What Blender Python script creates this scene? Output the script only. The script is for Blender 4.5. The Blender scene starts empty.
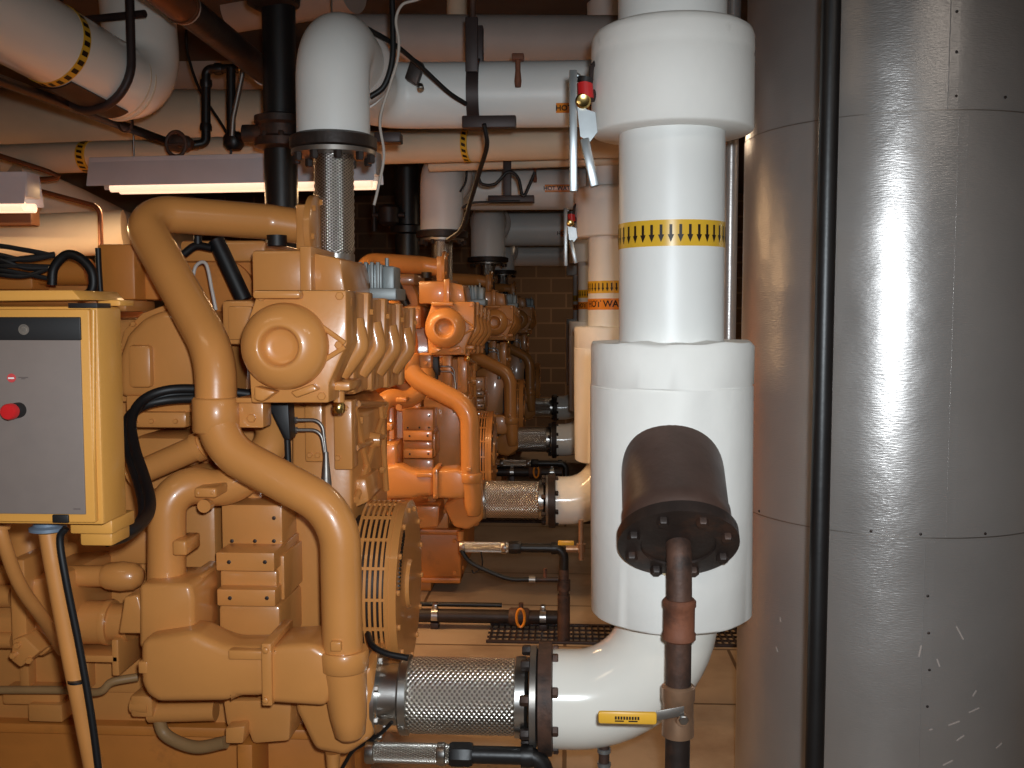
import bpy, bmesh, math, random
from mathutils import Vector as V, Matrix, Euler
random.seed(7)
SC = bpy.context.scene
COL = SC.collection
PI = math.pi
# ------------------------------------------------------------------ camera
FPX = 1000.0
PITCH, YAW, EYE = math.radians(4.12), math.radians(3.09), 1.55
CAM = V((0, 0, EYE))
ROT = Euler((PI/2 - PITCH, 0, YAW), 'XYZ').to_matrix()
cd = bpy.data.cameras.new('camera')
cam = bpy.data.objects.new('camera', cd)
COL.objects.link(cam)
cam.location = CAM
cam.rotation_euler = (PI/2 - PITCH, 0, YAW)
cd.sensor_width = 36
cd.lens = 36*FPX/1024
cd.clip_start = 0.02
SC.camera = cam


def W(px, py, Y):
    "point of the room seen at a pixel of the photograph, at distance Y along the row of engines"
    d = ROT @ V(((px - 512)/FPX, (384 - py)/FPX, -1))
    return CAM + d*(Y/d.y)


# ------------------------------------------------------------------ materials
def lin(c):
    return tuple(((x/255)/12.92 if x/255 <= .04045 else ((x/255 + .055)/1.055)**2.4) for x in c) + (1,)


MATS = {}


def mat(name, rgb, rough=.5, metal=0., var=.12, scale=6., bump=0., bscale=60., coat=0., dirt=None, dscale=3., dlo=.55, dhi=.75, spec=.5):
    m = bpy.data.materials.new(name)
    m.use_nodes = True
    nt = m.node_tree
    N, L = nt.nodes, nt.links
    b = N['Principled BSDF']
    tc = N.new('ShaderNodeTexCoord')
    no = N.new('ShaderNodeTexNoise')
    no.inputs['Scale'].default_value = scale
    no.inputs['Detail'].default_value = 5
    L.new(tc.outputs['Object'], no.inputs['Vector'])
    r = N.new('ShaderNodeValToRGB')
    c = lin(rgb)
    r.color_ramp.elements[0].color = tuple(x*(1 - var) for x in c[:3]) + (1,)
    r.color_ramp.elements[1].color = tuple(min(1, x*(1 + var)) for x in c[:3]) + (1,)
    r.color_ramp.elements[0].position = .3
    r.color_ramp.elements[1].position = .7
    L.new(no.outputs['Fac'], r.inputs['Fac'])
    out = r.outputs['Color']
    if dirt:
        n2 = N.new('ShaderNodeTexNoise')
        n2.inputs['Scale'].default_value = dscale
        n2.inputs['Detail'].default_value = 8
        n2.inputs['Roughness'].default_value = .65
        L.new(tc.outputs['Object'], n2.inputs['Vector'])
        r2 = N.new('ShaderNodeValToRGB')
        r2.color_ramp.elements[0].position = dlo
        r2.color_ramp.elements[1].position = dhi
        L.new(n2.outputs['Fac'], r2.inputs['Fac'])
        mx = N.new('ShaderNodeMixRGB')
        mx.inputs['Color2'].default_value = lin(dirt)
        L.new(r2.outputs['Color'], mx.inputs['Fac'])
        L.new(out, mx.inputs['Color1'])
        out = mx.outputs['Color']
    L.new(out, b.inputs['Base Color'])
    b.inputs['Roughness'].default_value = rough
    b.inputs['Metallic'].default_value = metal
    b.inputs['Specular IOR Level'].default_value = spec
    if coat:
        b.inputs['Coat Weight'].default_value = coat
        b.inputs['Coat Roughness'].default_value = .08
    if bump:
        n3 = N.new('ShaderNodeTexNoise')
        n3.inputs['Scale'].default_value = bscale
        n3.inputs['Detail'].default_value = 4
        L.new(tc.outputs['Object'], n3.inputs['Vector'])
        bp = N.new('ShaderNodeBump')
        bp.inputs['Strength'].default_value = bump
        bp.inputs['Distance'].default_value = .004
        L.new(n3.outputs['Fac'], bp.inputs['Height'])
        L.new(bp.outputs['Normal'], b.inputs['Normal'])
    MATS[name] = m
    return m


def braid(name, axis, ku, kv, metal=.93, lo=(150, 144, 136), hi=(235, 230, 220), st=.6):
    "woven wire sleeve: two crossing sets of strands round the given axis of the object"
    m = mat(name, (205, 200, 192), .3, metal, .1, 30)
    nt = m.node_tree
    N, L = nt.nodes, nt.links
    b = N['Principled BSDF']
    tc = N.new('ShaderNodeTexCoord')
    sp = N.new('ShaderNodeSeparateXYZ')
    L.new(tc.outputs['Object'], sp.inputs[0])
    A, B, C = {'X': ('Y', 'Z', 'X'), 'Z': ('X', 'Y', 'Z')}[axis]

    def M(op, a, bb):
        n = N.new('ShaderNodeMath')
        n.operation = op
        for i, v in enumerate((a, bb)):
            if v is None:
                continue
            if isinstance(v, (int, float)):
                n.inputs[i].default_value = v
            else:
                L.new(v, n.inputs[i])
        return n.outputs[0]
    th = M('ARCTAN2', sp.outputs[A], sp.outputs[B])
    u = M('MULTIPLY', th, ku)
    v = M('MULTIPLY', sp.outputs[C], kv)
    s1 = M('SINE', u, None)
    s2 = M('SINE', v, None)
    h = M('MULTIPLY', s1, s2)
    bp = N.new('ShaderNodeBump')
    bp.inputs['Strength'].default_value = st
    bp.inputs['Distance'].default_value = .004
    L.new(h, bp.inputs['Height'])
    L.new(bp.outputs['Normal'], b.inputs['Normal'])
    cr = N.new('ShaderNodeValToRGB')
    cr.color_ramp.elements[0].position = .2
    cr.color_ramp.elements[0].color = lin(lo)
    cr.color_ramp.elements[1].position = .6
    cr.color_ramp.elements[1].color = lin(hi)
    L.new(M('ADD', M('MULTIPLY', h, .5), .5), cr.inputs['Fac'])
    L.new(cr.outputs['Color'], b.inputs['Base Color'])
    return m


def emit(name, rgb, s):
    m = bpy.data.materials.new(name)
    m.use_nodes = True
    b = m.node_tree.nodes['Principled BSDF']
    b.inputs['Base Color'].default_value = (.9, .9, .9, 1)
    b.inputs['Emission Color'].default_value = lin(rgb)
    b.inputs['Emission Strength'].default_value = s
    MATS[name] = m
    return m


mat('paint', (204, 138, 74), .34, 0, .06, 5, .12, 35, .35, (150, 100, 55), 5, .68, .86)
mat('paint_cab', (208, 148, 70), .38, 0, .05, 4, .1, 120, .15)
mat('paint_base', (196, 122, 52), .45, 0, .1, 4, .1, 40, 0, (110, 70, 40), 4, .55, .8)
mat('white', (234, 234, 230), .42, 0, .025, 5, .12, 26, 0, (190, 180, 165), 9, .72, .85)
mat('white_gloss', (244, 240, 230), .16, 0, .02, 5, .05, 20, .4, (190, 180, 165), 11, .74, .86)
mat('cloth', (242, 240, 234), .62, 0, .03, 6, .3, 22, 0, (205, 200, 190), 7, .66, .8)
mat('grey_jacket', (176, 164, 156), .6, 0, .06, 5, .15, 30)
mat('cream', (222, 206, 180), .5, 0, .05, 5, .15, 30)
mat('lag', (232, 222, 200), .5, 0, .06, 4, .8, 9)
mat('black', (22, 20, 20), .42, 0, .25, 9, .1, 60)
mat('rubber', (14, 14, 16), .5, 0, .2, 9)
mat('dark_iron', (50, 40, 36), .5, .3, .3, 12, .25, 70, 0, (96, 62, 44), 7, .55, .75)
mat('cap_iron', (84, 64, 56), .48, .2, .25, 9, .2, 60, 0, (104, 78, 64), 5, .55, .8)
mat('rust', (122, 74, 52), .7, .1, .25, 14, .3, 80, 0, (64, 42, 34), 9, .5, .7)
mat('rust_pipe', (88, 62, 50), .6, .2, .3, 18, .3, 90, 0, (48, 38, 34), 12, .45, .65)
mat('brass', (176, 140, 112), .38, .7, .15, 20, .1, 60)
mat('brass_bright', (220, 190, 120), .22, 1, .1, 20)
mat('steel', (190, 188, 184), .3, 1, .12, 15, .05, 60)
mat('steel_dull', (150, 144, 138), .42, .9, .15, 12, .1, 50)
mat('zinc', (165, 170, 172), .35, .8, .1, 20)
mat('grey_cast', (140, 146, 146), .45, .3, .1, 12)
mat('blue_grey', (110, 124, 140), .5, .2, .1, 12)
mat('panel_grey', (118, 105, 98), .62, 0, .03, 30)
mat('panel_black', (28, 26, 26), .5, 0, .1, 10)
mat('red', (196, 34, 36), .35, 0, .06, 10)
mat('red_sticker', (196, 70, 70), .5, 0, .06, 10)
mat('mark', (96, 84, 80), .6, 0, .05, 10)
mat('emblem', (150, 140, 130), .35, .5, .2, 50)
mat('tape_yellow', (226, 178, 52), .28, 0, .05, 10)
mat('tape_orange', (226, 138, 44), .3, 0, .05, 10)
mat('lever_yellow', (232, 176, 58), .35, 0, .06, 10)
mat('ink', (30, 14, 12), .5, 0, .1, 10)
mat('fixture_grey', (196, 202, 210), .4, 0, .05, 6)
mat('hose_tan', (150, 116, 76), .5, 0, .1, 10)
mat('conduit_tan', (192, 128, 68), .4, 0, .08, 8)
mat('copper_dark', (110, 66, 40), .45, .4, .2, 9)
mat('bracket', (58, 46, 44), .5, .3, .2, 10)
mat('wire_white', (190, 180, 170), .5, 0, .1, 10)
mat('duct', (120, 84, 60), .5, .2, .15, 5)
mat('fuzz', (196, 176, 140), .9, 0, .2, 40, .8, 120)
braid('braid_x', 'X', 36, 495)
braid('braid_z', 'Z', 26, 720, 1, (110, 106, 102), (190, 186, 180), .35)
emit('tube_glow', (255, 208, 172), 1.1)


def tank_mat():
    m = mat('tank_skin', (176, 172, 169), .36, .6, .05, 3)
    nt = m.node_tree
    N, L = nt.nodes, nt.links
    b = N['Principled BSDF']
    tc = N.new('ShaderNodeTexCoord')
    mp = N.new('ShaderNodeMapping')
    mp.inputs['Scale'].default_value = (.6, .6, 3.4)
    L.new(tc.outputs['Object'], mp.inputs['Vector'])
    n = N.new('ShaderNodeTexNoise')
    n.inputs['Scale'].default_value = 95
    n.inputs['Detail'].default_value = 3
    L.new(mp.outputs['Vector'], n.inputs['Vector'])
    bp = N.new('ShaderNodeBump')
    bp.inputs['Strength'].default_value = .28
    bp.inputs['Distance'].default_value = .002
    L.new(n.outputs['Fac'], bp.inputs['Height'])
    n2 = N.new('ShaderNodeTexNoise')
    n2.inputs['Scale'].default_value = 3
    n2.inputs['Detail'].default_value = 3
    L.new(tc.outputs['Object'], n2.inputs['Vector'])
    bp2 = N.new('ShaderNodeBump')
    bp2.inputs['Strength'].default_value = .25
    bp2.inputs['Distance'].default_value = .03
    L.new(n2.outputs['Fac'], bp2.inputs['Height'])
    L.new(bp.outputs['Normal'], bp2.inputs['Normal'])
    L.new(bp2.outputs['Normal'], b.inputs['Normal'])
    mr = N.new('ShaderNodeMapRange')
    mr.inputs['To Min'].default_value = .24
    mr.inputs['To Max'].default_value = .38
    L.new(n2.outputs['Fac'], mr.inputs['Value'])
    L.new(mr.outputs['Result'], b.inputs['Roughness'])


tank_mat()


def floor_mat():
    m = mat('floor_mat', (170, 147, 122), .5, 0, .12, 2.5, .1, 30, 0, (112, 82, 60), 1.6, .48, .8)
    nt = m.node_tree
    N, L = nt.nodes, nt.links
    b = N['Principled BSDF']
    old = b.inputs['Base Color'].links[0].from_socket
    tc = N.new('ShaderNodeTexCoord')
    br = N.new('ShaderNodeTexBrick')
    br.inputs['Scale'].default_value = 1
    br.inputs['Brick Width'].default_value = 1.5
    br.inputs['Row Height'].default_value = .65
    br.inputs['Mortar Size'].default_value = .008
    br.inputs['Color1'].default_value = (1, 1, 1, 1)
    br.inputs['Color2'].default_value = (.82, .8, .78, 1)
    br.inputs['Mortar'].default_value = (.3, .25, .2, 1)
    L.new(tc.outputs['Object'], br.inputs['Vector'])
    mx = N.new('ShaderNodeMixRGB')
    mx.blend_type = 'MULTIPLY'
    mx.inputs['Fac'].default_value = 1
    L.new(old, mx.inputs['Color1'])
    L.new(br.outputs['Color'], mx.inputs['Color2'])
    L.new(mx.outputs['Color'], b.inputs['Base Color'])


floor_mat()


def block_mat(name, rgb, rgb2, rot):
    m = mat(name, rgb, .8, 0, .1, 5)
    nt = m.node_tree
    N, L = nt.nodes, nt.links
    b = N['Principled BSDF']
    tc = N.new('ShaderNodeTexCoord')
    mp = N.new('ShaderNodeMapping')
    mp.inputs['Rotation'].default_value = rot
    L.new(tc.outputs['Object'], mp.inputs['Vector'])
    br = N.new('ShaderNodeTexBrick')
    br.inputs['Scale'].default_value = 1
    br.inputs['Brick Width'].default_value = .4
    br.inputs['Row Height'].default_value = .2
    br.inputs['Mortar Size'].default_value = .012
    br.inputs['Color1'].default_value = lin(rgb)
    br.inputs['Color2'].default_value = lin([x*.88 for x in rgb])
    br.inputs['Mortar'].default_value = lin(rgb2)
    L.new(mp.outputs['Vector'], br.inputs['Vector'])
    L.new(br.outputs['Color'], b.inputs['Base Color'])


block_mat('block_back', (118, 90, 64), (144, 112, 82), (PI/2, 0, 0))
block_mat('block_side', (150, 126, 104), (180, 156, 130), (PI/2, 0, PI/2))
block_mat('wall_pale', (205, 200, 196), (190, 184, 178), (PI/2, 0, PI/2))
mat('ceiling_mat', (84, 74, 68), .8, 0, .15, 3)


# ------------------------------------------------------------------ mesh helper
def basis(a):
    a = V(a).normalized()
    r = V((0, 0, 1)) if abs(a.z) < .9 else V((1, 0, 0))
    u = a.cross(r).normalized()
    return a, u, a.cross(u).normalized()


def rounded(pts, R, n=7):
    "polyline with circular bends"
    out = [pts[0]]
    for i in range(1, len(pts) - 1):
        p = pts[i]
        a, b = (pts[i-1] - p), (pts[i+1] - p)
        la, lb = a.length, b.length
        a.normalize()
        b.normalize()
        ang = a.angle(b, PI)
        if ang > PI - .02:
            out.append(p)
            continue
        r = R[i] if isinstance(R, (list, tuple)) else R
        d = min(r/math.tan(ang/2), la*.49 if i > 1 else la*.98, lb*.49 if i < len(pts) - 2 else lb*.98)
        rr = d*math.tan(ang/2)
        c = p + (a + b).normalized()*(rr/math.sin(ang/2))
        v0, v1 = p + a*d - c, p + b*d - c
        for k in range(n + 1):
            out.append(c + v0.slerp(v1, k/n).normalized()*rr)
    out.append(pts[-1])
    return out


def smooth(pts, n=8):
    P = [pts[0]*2 - pts[1]] + list(pts) + [pts[-1]*2 - pts[-2]]
    out = []
    for i in range(1, len(P) - 2):
        a, b, c, d = P[i-1:i+3]
        for k in range(n):
            t = k/n
            out.append(.5*(2*b + (c - a)*t + (2*a - 5*b + 4*c - d)*t*t + (3*b - a - 3*c + d)*t**3))
    out.append(pts[-1])
    return out


class MB:
    def __init__(s):
        s.v, s.f, s.m = [], [], []

    def add(s, vs, fs, mi=0):
        o = len(s.v)
        s.v += [V(x) for x in vs]
        s.f += [[i + o for i in f] for f in fs]
        s.m += [mi]*len(fs)
        return s

    def bm(s, b, mi=0):
        b.verts.index_update()
        s.add([x.co.copy() for x in b.verts], [[q.index for q in f.verts] for f in b.faces], mi)
        b.free()
        return s

    def hexa(s, c, bev=0., mi=0, seg=2):
        "eight corners: 0-3 one end, 4-7 the other"
        b = bmesh.new()
        v = [b.verts.new(x) for x in c]
        for f in ((0, 1, 2, 3), (7, 6, 5, 4), (0, 4, 5, 1), (1, 5, 6, 2), (2, 6, 7, 3), (3, 7, 4, 0)):
            b.faces.new([v[i] for i in f])
        bmesh.ops.recalc_face_normals(b, faces=b.faces)
        if bev:
            bmesh.ops.bevel(b, geom=b.edges[:], offset=bev, segments=seg, affect='EDGES', profile=.5)
        return s.bm(b, mi)

    def box(s, lo, hi, bev=0., mi=0, seg=2):
        x0, y0, z0 = lo
        x1, y1, z1 = hi
        return s.hexa([(x0, y0, z0), (x1, y0, z0), (x1, y0, z1), (x0, y0, z1), (x0, y1, z0), (x1, y1, z0), (x1, y1, z1), (x0, y1, z1)], bev, mi, seg)

    def obox(s, c, ax, ay, az, bev=0., mi=0):
        c, ax, ay, az = V(c), V(ax), V(ay), V(az)
        P = [c + i*ax + j*ay + k*az for j in (-1, 1) for (i, k) in ((-1, -1), (1, -1), (1, 1), (-1, 1))]
        return s.hexa(P, bev, mi)

    def pbox(s, a, b, c, d, Y0, Y1, bev=0., mi=0):
        "box whose front fills the picture rectangle a,b - c,d"
        p, q = W(a, d, Y0), W(c, b, Y0)
        return s.box((p.x, Y0, p.z), (q.x, Y1, q.z), bev, mi)

    def prism(s, pts, Y0, Y1, bev=0., mi=0, seg=2, shrink=0.):
        "outline in the picture at Y0, carried back to Y1"
        P = [W(x, y, Y0) for x, y in pts]
        b = bmesh.new()
        f = [b.verts.new(p) for p in P]
        cen = sum(P, V())/len(P)
        g = [b.verts.new(V((cen.x + (p.x - cen.x)*(1 - shrink), Y1, cen.z + (p.z - cen.z)*(1 - shrink)))) for p in P]
        for x in f:
            x.co.y = Y0
        n = len(P)
        b.faces.new(f)
        b.faces.new(g[::-1])
        for i in range(n):
            b.faces.new((f[i], g[i], g[(i+1) % n], f[(i+1) % n]))
        bmesh.ops.recalc_face_normals(b, faces=b.faces)
        if bev:
            bmesh.ops.bevel(b, geom=b.edges[:], offset=bev, segments=seg, affect='EDGES', profile=.5)
        return s.bm(b, mi)

    def tube(s, pts, r, seg=18, bend=0., mi=0, caps=True, bn=7):
        pts = [V(p) for p in pts]
        if bend:
            pts = rounded(pts, bend, bn)
        q = [pts[0]]
        for p in pts[1:]:
            if (p - q[-1]).length > 1e-5:
                q.append(p)
        pts = q
        n = len(pts)
        T = []
        for i in range(n):
            a = (pts[i] - pts[i-1]).normalized() if i else None
            b = (pts[i+1] - pts[i]).normalized() if i < n - 1 else None
            T.append(((a if a else b) + (b if b else a)).normalized())
        _, u, _ = basis(T[0])
        vs, fs = [], []
        for i in range(n):
            if i:
                u = T[i-1].rotation_difference(T[i]) @ u
                u = (u - T[i]*u.dot(T[i])).normalized()
            w = T[i].cross(u)
            rr = r[i] if isinstance(r, (list, tuple)) and len(r) == n else (r if not isinstance(r, (list, tuple)) else r[0] + (r[-1] - r[0])*i/(n-1))
            for k in range(seg):
                a = 2*PI*k/seg
                vs.append(pts[i] + (u*math.cos(a) + w*math.sin(a))*rr)
        for i in range(n - 1):
            for k in range(seg):
                fs.append((i*seg + k, i*seg + (k+1) % seg, (i+1)*seg + (k+1) % seg, (i+1)*seg + k))
        if caps:
            fs.append(tuple(range(seg))[::-1])
            fs.append(tuple((n-1)*seg + k for k in range(seg)))
        return s.add(vs, fs, mi)

    def lathe(s, prof, o, axis, seg=32, mi=0):
        a, u, w = basis(axis)
        o = V(o)
        vs, fs = [], []
        n = len(prof)
        for t, r in prof:
            for k in range(seg):
                g = 2*PI*k/seg
                vs.append(o + a*t + (u*math.cos(g) + w*math.sin(g))*max(r, 1e-4))
        for i in range(n - 1):
            for k in range(seg):
                fs.append((i*seg + k, i*seg + (k+1) % seg, (i+1)*seg + (k+1) % seg, (i+1)*seg + k))
        fs.append(tuple(range(seg))[::-1])
        fs.append(tuple((n-1)*seg + k for k in range(seg)))
        return s.add(vs, fs, mi)

    def cyl(s, o, axis, r, h, seg=32, bev=0., mi=0):
        p = [(0, r), (h, r)] if not bev else [(0, r - bev), (bev*.3, r - bev*.3), (bev, r), (h - bev, r), (h - bev*.3, r - bev*.3), (h, r - bev)]
        return s.lathe(p, o, axis, seg, mi)

    def bolt(s, o, axis, r, h, mi=0):
        return s.lathe([(0, r), (h*.8, r), (h, r*.8)], o, axis, 6, mi)

    def ring_bolts(s, o, axis, R, n, r, h, mi=0, ph=.3):
        a, u, w = basis(axis)
        for k in range(n):
            g = ph + 2*PI*k/n
            s.bolt(V(o) + (u*math.cos(g) + w*math.sin(g))*R, a, r, h, mi)
        return s

    def strap(s, pts, wdir, w, t, mi=0):
        "flat band swept along pts, width along wdir"
        wd = V(wdir).normalized()
        pts = [V(p) for p in pts]
        n = len(pts)
        vs, fs = [], []
        for i in range(n):
            d = (pts[min(i+1, n-1)] - pts[max(i-1, 0)]).normalized()
            nn = d.cross(wd).normalized()
            for a, b in ((-1, -1), (1, -1), (1, 1), (-1, 1)):
                vs.append(pts[i] + wd*a*w/2 + nn*b*t/2)
        for i in range(n - 1):
            for k in range(4):
                fs.append((i*4 + k, i*4 + (k+1) % 4, (i+1)*4 + (k+1) % 4, (i+1)*4 + k))
        fs += [(3, 2, 1, 0), tuple((n-1)*4 + k for k in range(4))]
        return s.add(vs, fs, mi)

    def build(s, name, mats, parent=None, ang=38, origin=None):
        if isinstance(mats, str):
            mats = [mats]
        base = V((0, 0, 0))
        p = parent
        while p is not None:
            base += p.location
            p = p.parent
        loc = V((0, 0, 0))
        if parent is None:
            if origin is not None:
                loc = V(origin)
            else:
                xs = [v.x for v in s.v]
                ys = [v.y for v in s.v]
                zs = [v.z for v in s.v]
                loc = V(((min(xs)+max(xs))/2, (min(ys)+max(ys))/2, min(zs)))
        elif origin is not None:
            loc = V(origin) - base
        off = base + loc
        me = bpy.data.meshes.new(name)
        me.from_pydata([tuple(v - off) for v in s.v], [], s.f)
        for m in mats:
            me.materials.append(MATS[m])
        me.polygons.foreach_set('material_index', s.m)
        b = bmesh.new()
        b.from_mesh(me)
        bmesh.ops.recalc_face_normals(b, faces=b.faces)
        b.to_mesh(me)
        b.free()
        me.polygons.foreach_set('use_smooth', [True]*len(me.polygons))
        me.set_sharp_from_angle(angle=math.radians(ang))
        me.update()
        o = bpy.data.objects.new(name, me)
        COL.objects.link(o)
        o.parent = parent
        o.location = loc
        return o


def tag(o, label=None, cat=None, group=None, kind=None):
    if label:
        o['label'] = label
    if cat:
        o['category'] = cat
    if group:
        o['group'] = group
    if kind:
        o['kind'] = kind
    return o


def thing(name, loc, label, cat, group=None):
    o = bpy.data.objects.new(name, None)
    COL.objects.link(o)
    o.location = loc
    o.empty_display_size = .1
    return tag(o, label, cat, group)


def copy_tree(o, parent=None):
    c = o.copy()
    COL.objects.link(c)
    c.parent = parent
    for ch in list(o.children):
        copy_tree(ch, c)
    return c


def text_mesh(body, size):
    cu = bpy.data.curves.new('lettering', 'FONT')
    cu.body = body
    cu.size = size
    cu.extrude = .0004
    cu.offset = size*.022
    cu.resolution_u = 3
    cu.align_x = 'CENTER'
    cu.align_y = 'CENTER'
    ob = bpy.data.objects.new('lettering', cu)
    COL.objects.link(ob)
    dg = bpy.context.evaluated_depsgraph_get()
    me = bpy.data.meshes.new_from_object(ob.evaluated_get(dg))
    vs = [v.co.copy() for v in me.vertices]
    fs = [list(p.vertices) for p in me.polygons]
    bpy.data.objects.remove(ob)
    bpy.data.curves.remove(cu)
    bpy.data.meshes.remove(me)
    return vs, fs


# ------------------------------------------------------------------ the room
def struct(name, lo, hi, m):
    o = MB().box(lo, hi).build(name, m, origin=(0, 0, 0))
    o['kind'] = 'structure'
    return o


struct('floor', (-5, -2.5, -.1), (2.6, 14, 0), 'floor_mat')
struct('wall_back', (-5, 13.4, 0), (2.6, 13.6, 3.1), 'block_back')
struct('wall_left', (-5.2, -2.5, 0), (-5, 14, 3.1), 'block_side')
struct('wall_right', (2.6, -2.5, 0), (2.8, 14, 3.1), 'wall_pale')
struct('wall_front', (-5, -2.7, 0), (2.6, -2.5, 3.1), 'wall_pale')
struct('ceiling', (-5, -2.5, 3.1), (2.6, 14, 3.25), 'ceiling_mat')


def grate(Y, x0, x1, label):
    t = thing('floor_grate', ((x0+x1)/2, Y, 0), label, 'drain grate', 'trench drain grates')
    f = MB()
    f.box((x0, Y - .14, .001), (x1, Y - .12, .012), .002)
    f.box((x0, Y + .12, .001), (x1, Y + .14, .012), .002)
    f.build('frame', 'bracket', t)
    g = MB()
    n = int((x1 - x0)/.03)
    for i in range(n):
        x = x0 + (i + .5)*(x1 - x0)/n
        g.box((x - .004, Y - .12, .001), (x + .004, Y + .12, .01))
    for k in (-.06, 0, .06):
        g.box((x0, Y + k - .004, .001), (x1, Y + k + .004, .0085))
    tag(g.build('bars', 'bracket', t), kind='stuff') if False else g.build('bars', 'bracket', t)
    return t


grate(4.72, -.37, 1.3, 'dark steel trench grate in the floor behind the nearest white elbow')
grate(7.4, -.7, 1.2, 'dark steel trench grate farther back, beyond the first grate')

# ------------------------------------------------------------------ engine
STEP = 2.64


def make_engine():
    root = thing('generator_engine', (-1.6, 3.0, 0), 'tan painted engine nearest the camera, beside the cabinet with the red button', 'engine', 'row of engines')
    P = 'paint'
    # base skid
    b = MB()
    b.box((-3.2, 2.78, .06), (-.63, 2.9, .36), .01)
    b.box((-3.2, 2.9, .06), (-.63, 3.6, .33), .01)
    b.box((-3.2, 2.74, .33), (-.63, 2.92, .36), .006)
    b.box((-3.2, 2.74, .06), (-.63, 2.92, .09), .006)
    b.box((-2.9, 2.8, 0), (-2.6, 3.5, .06), .005)
    b.box((-1.1, 2.8, 0), (-.8, 3.5, .06), .005)
    for x in (-.7,):
        for z in (.12, .3):
            b.bolt((-.63, 2.85, z), (1, 0, 0), .014, .01)
            b.bolt((-.66, 2.74, z), (0, -1, 0), .012, .012)
    b.build('skid_base', 'paint_base', root)
    # crankcase
    b = MB()
    b.pbox(-160, 468, 328, 706, 2.82, 3.5, .03)
    b.pbox(-160, 690, 322, 728, 2.78, 3.5, .012)
    b.pbox(-120, 640, 150, 690, 2.74, 2.9, .02)
    b.pbox(2, 690, 60, 705, 2.68, 2.8, .008)
    b.pbox(28, 705, 62, 722, 2.66, 2.8, .006)
    for i in range(6):
        b.pbox(-100 + i*60, 655, -92 + i*60, 690, 2.7, 2.76, .004)
    b.pbox(100, 566, 136, 640, 2.78, 2.9, .01)
    b.pbox(150, 490, 215, 640, 2.74, 2.9, .02)
    b.build('crankcase', P, root)
    # cylinder block
    b = MB()
    b.pbox(-140, 318, 330, 475, 2.9, 3.5, .02)
    b.pbox(126, 396, 250, 412, 2.66, 2.95, .006)
    b.pbox(126, 412, 186, 428, 2.64, 2.95, .01)
    b.pbox(130, 436, 190, 470, 2.72, 2.95, .03)
    b.pbox(222, 300, 256, 345, 2.62, 2.9, .012)
    b.pbox(228, 306, 252, 340, 2.61, 2.63, .006)
    for px in (136, 152, 176):
        b.bolt(W(px, 421, 2.64), (0, -1, 0), .007, .008)
    b.build('cylinder_block', P, root)
    # rocker cover (rounded body right of the cabinet)
    b = MB()
    b.prism([(118, 356), (126, 334), (142, 318), (162, 310), (186, 312), (200, 330), (206, 356), (206, 398), (118, 398)], 2.66, 3.1, .022, seg=3)
    b.prism([(116, 360), (124, 330), (142, 313), (164, 305), (190, 307), (205, 328), (210, 356), (210, 402), (116, 402)], 2.74, 2.8, .006)
    b.pbox(168, 330, 232, 398, 2.78, 3.1, .02)
    b.pbox(128, 345, 150, 388, 2.64, 2.7, .012)
    for px, py in ((122, 352), (134, 324), (166, 308), (206, 350), (206, 390)):
        b.bolt(W(px, py, 2.74), (0, -1, 0), .008, .01)
    b.pbox(112, 300, 126, 312, 2.7, 2.9, .008)
    b.build('rocker_cover', P, root)
    # front gear case
    b = MB()
    b.prism([(292, 402), (334, 402), (352, 420), (352, 560), (330, 700), (270, 700), (270, 480), (292, 470)], 2.74, 3.3, .01)
    b.pbox(305, 396, 322, 462, 2.7, 2.8, .006)
    b.pbox(334, 400, 352, 470, 2.7, 2.78, .006)
    # cast ribs
    gx = W(352, 450, 2.74).x
    def onface(px, py, out=.004):
        d = ROT @ V(((px - 512)/FPX, (384 - py)/FPX, -1))
        return CAM + d*((gx + out)/d.x)
    for a, c in (((354, 408), (374, 500)), ((386, 404), (356, 500)), ((384, 436), (355, 448)), ((380, 402), (386, 490)), ((357, 404), (384, 404))):
        b.tube([onface(*a), onface(*c)], .011, 8)
    b.lathe([(0, .026), (.03, .02)], onface(371, 440, 0), (1, 0, 0), 14)
    for px, py in ((358, 420), (380, 470), (362, 485), (382, 415)):
        b.bolt(onface(px, py, 0), (1, 0, 0), .011, .016)
    b.prism([(350, 480), (366, 478), (370, 502), (352, 510)], 2.8, 3.0, .012)
    for x, y in ((310, 455), (318, 455), (338, 458), (346, 408)):
        b.bolt(W(x, y, 2.7), (0, -1, 0), .008, .008)
    b.pbox(276, 545, 290, 700, 2.66, 2.8, .006)
    for y in (560, 600, 640):
        b.bolt(W(283, y, 2.66), (0, -1, 0), .009, .009)
    b.build('gear_case', P, root)
    # upper housing above the dome plate
    b = MB()
    b.pbox(252, 250, 303, 296, 2.62, 3.0, .01)
    b.pbox(300, 246, 311, 296, 2.6, 3.02, .004)
    b.prism([(311, 252), (340, 258), (346, 296), (311, 296)], 2.64, 3.1, .008)
    b.pbox(180, 240, 265, 262, 3.0, 3.4, .012)
    b.pbox(296, 204, 312, 256, 2.8, 2.95, .006)
    b.lathe([(0, .098), (.016, .098), (.02, .09)], W(312, 230, 2.86), (1, 0, 0), 28)
    b.ring_bolts(W(312, 230, 2.86) + V((.018, 0, 0)), (1, 0, 0), .082, 6, .009, .01)
    b.build('thermostat_housing', P, root)
    # aftercooler plates, one behind another
    prof = [(256, 290), (346, 290), (346, 345), (330, 378), (330, 402), (250, 402), (250, 372)]
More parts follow.
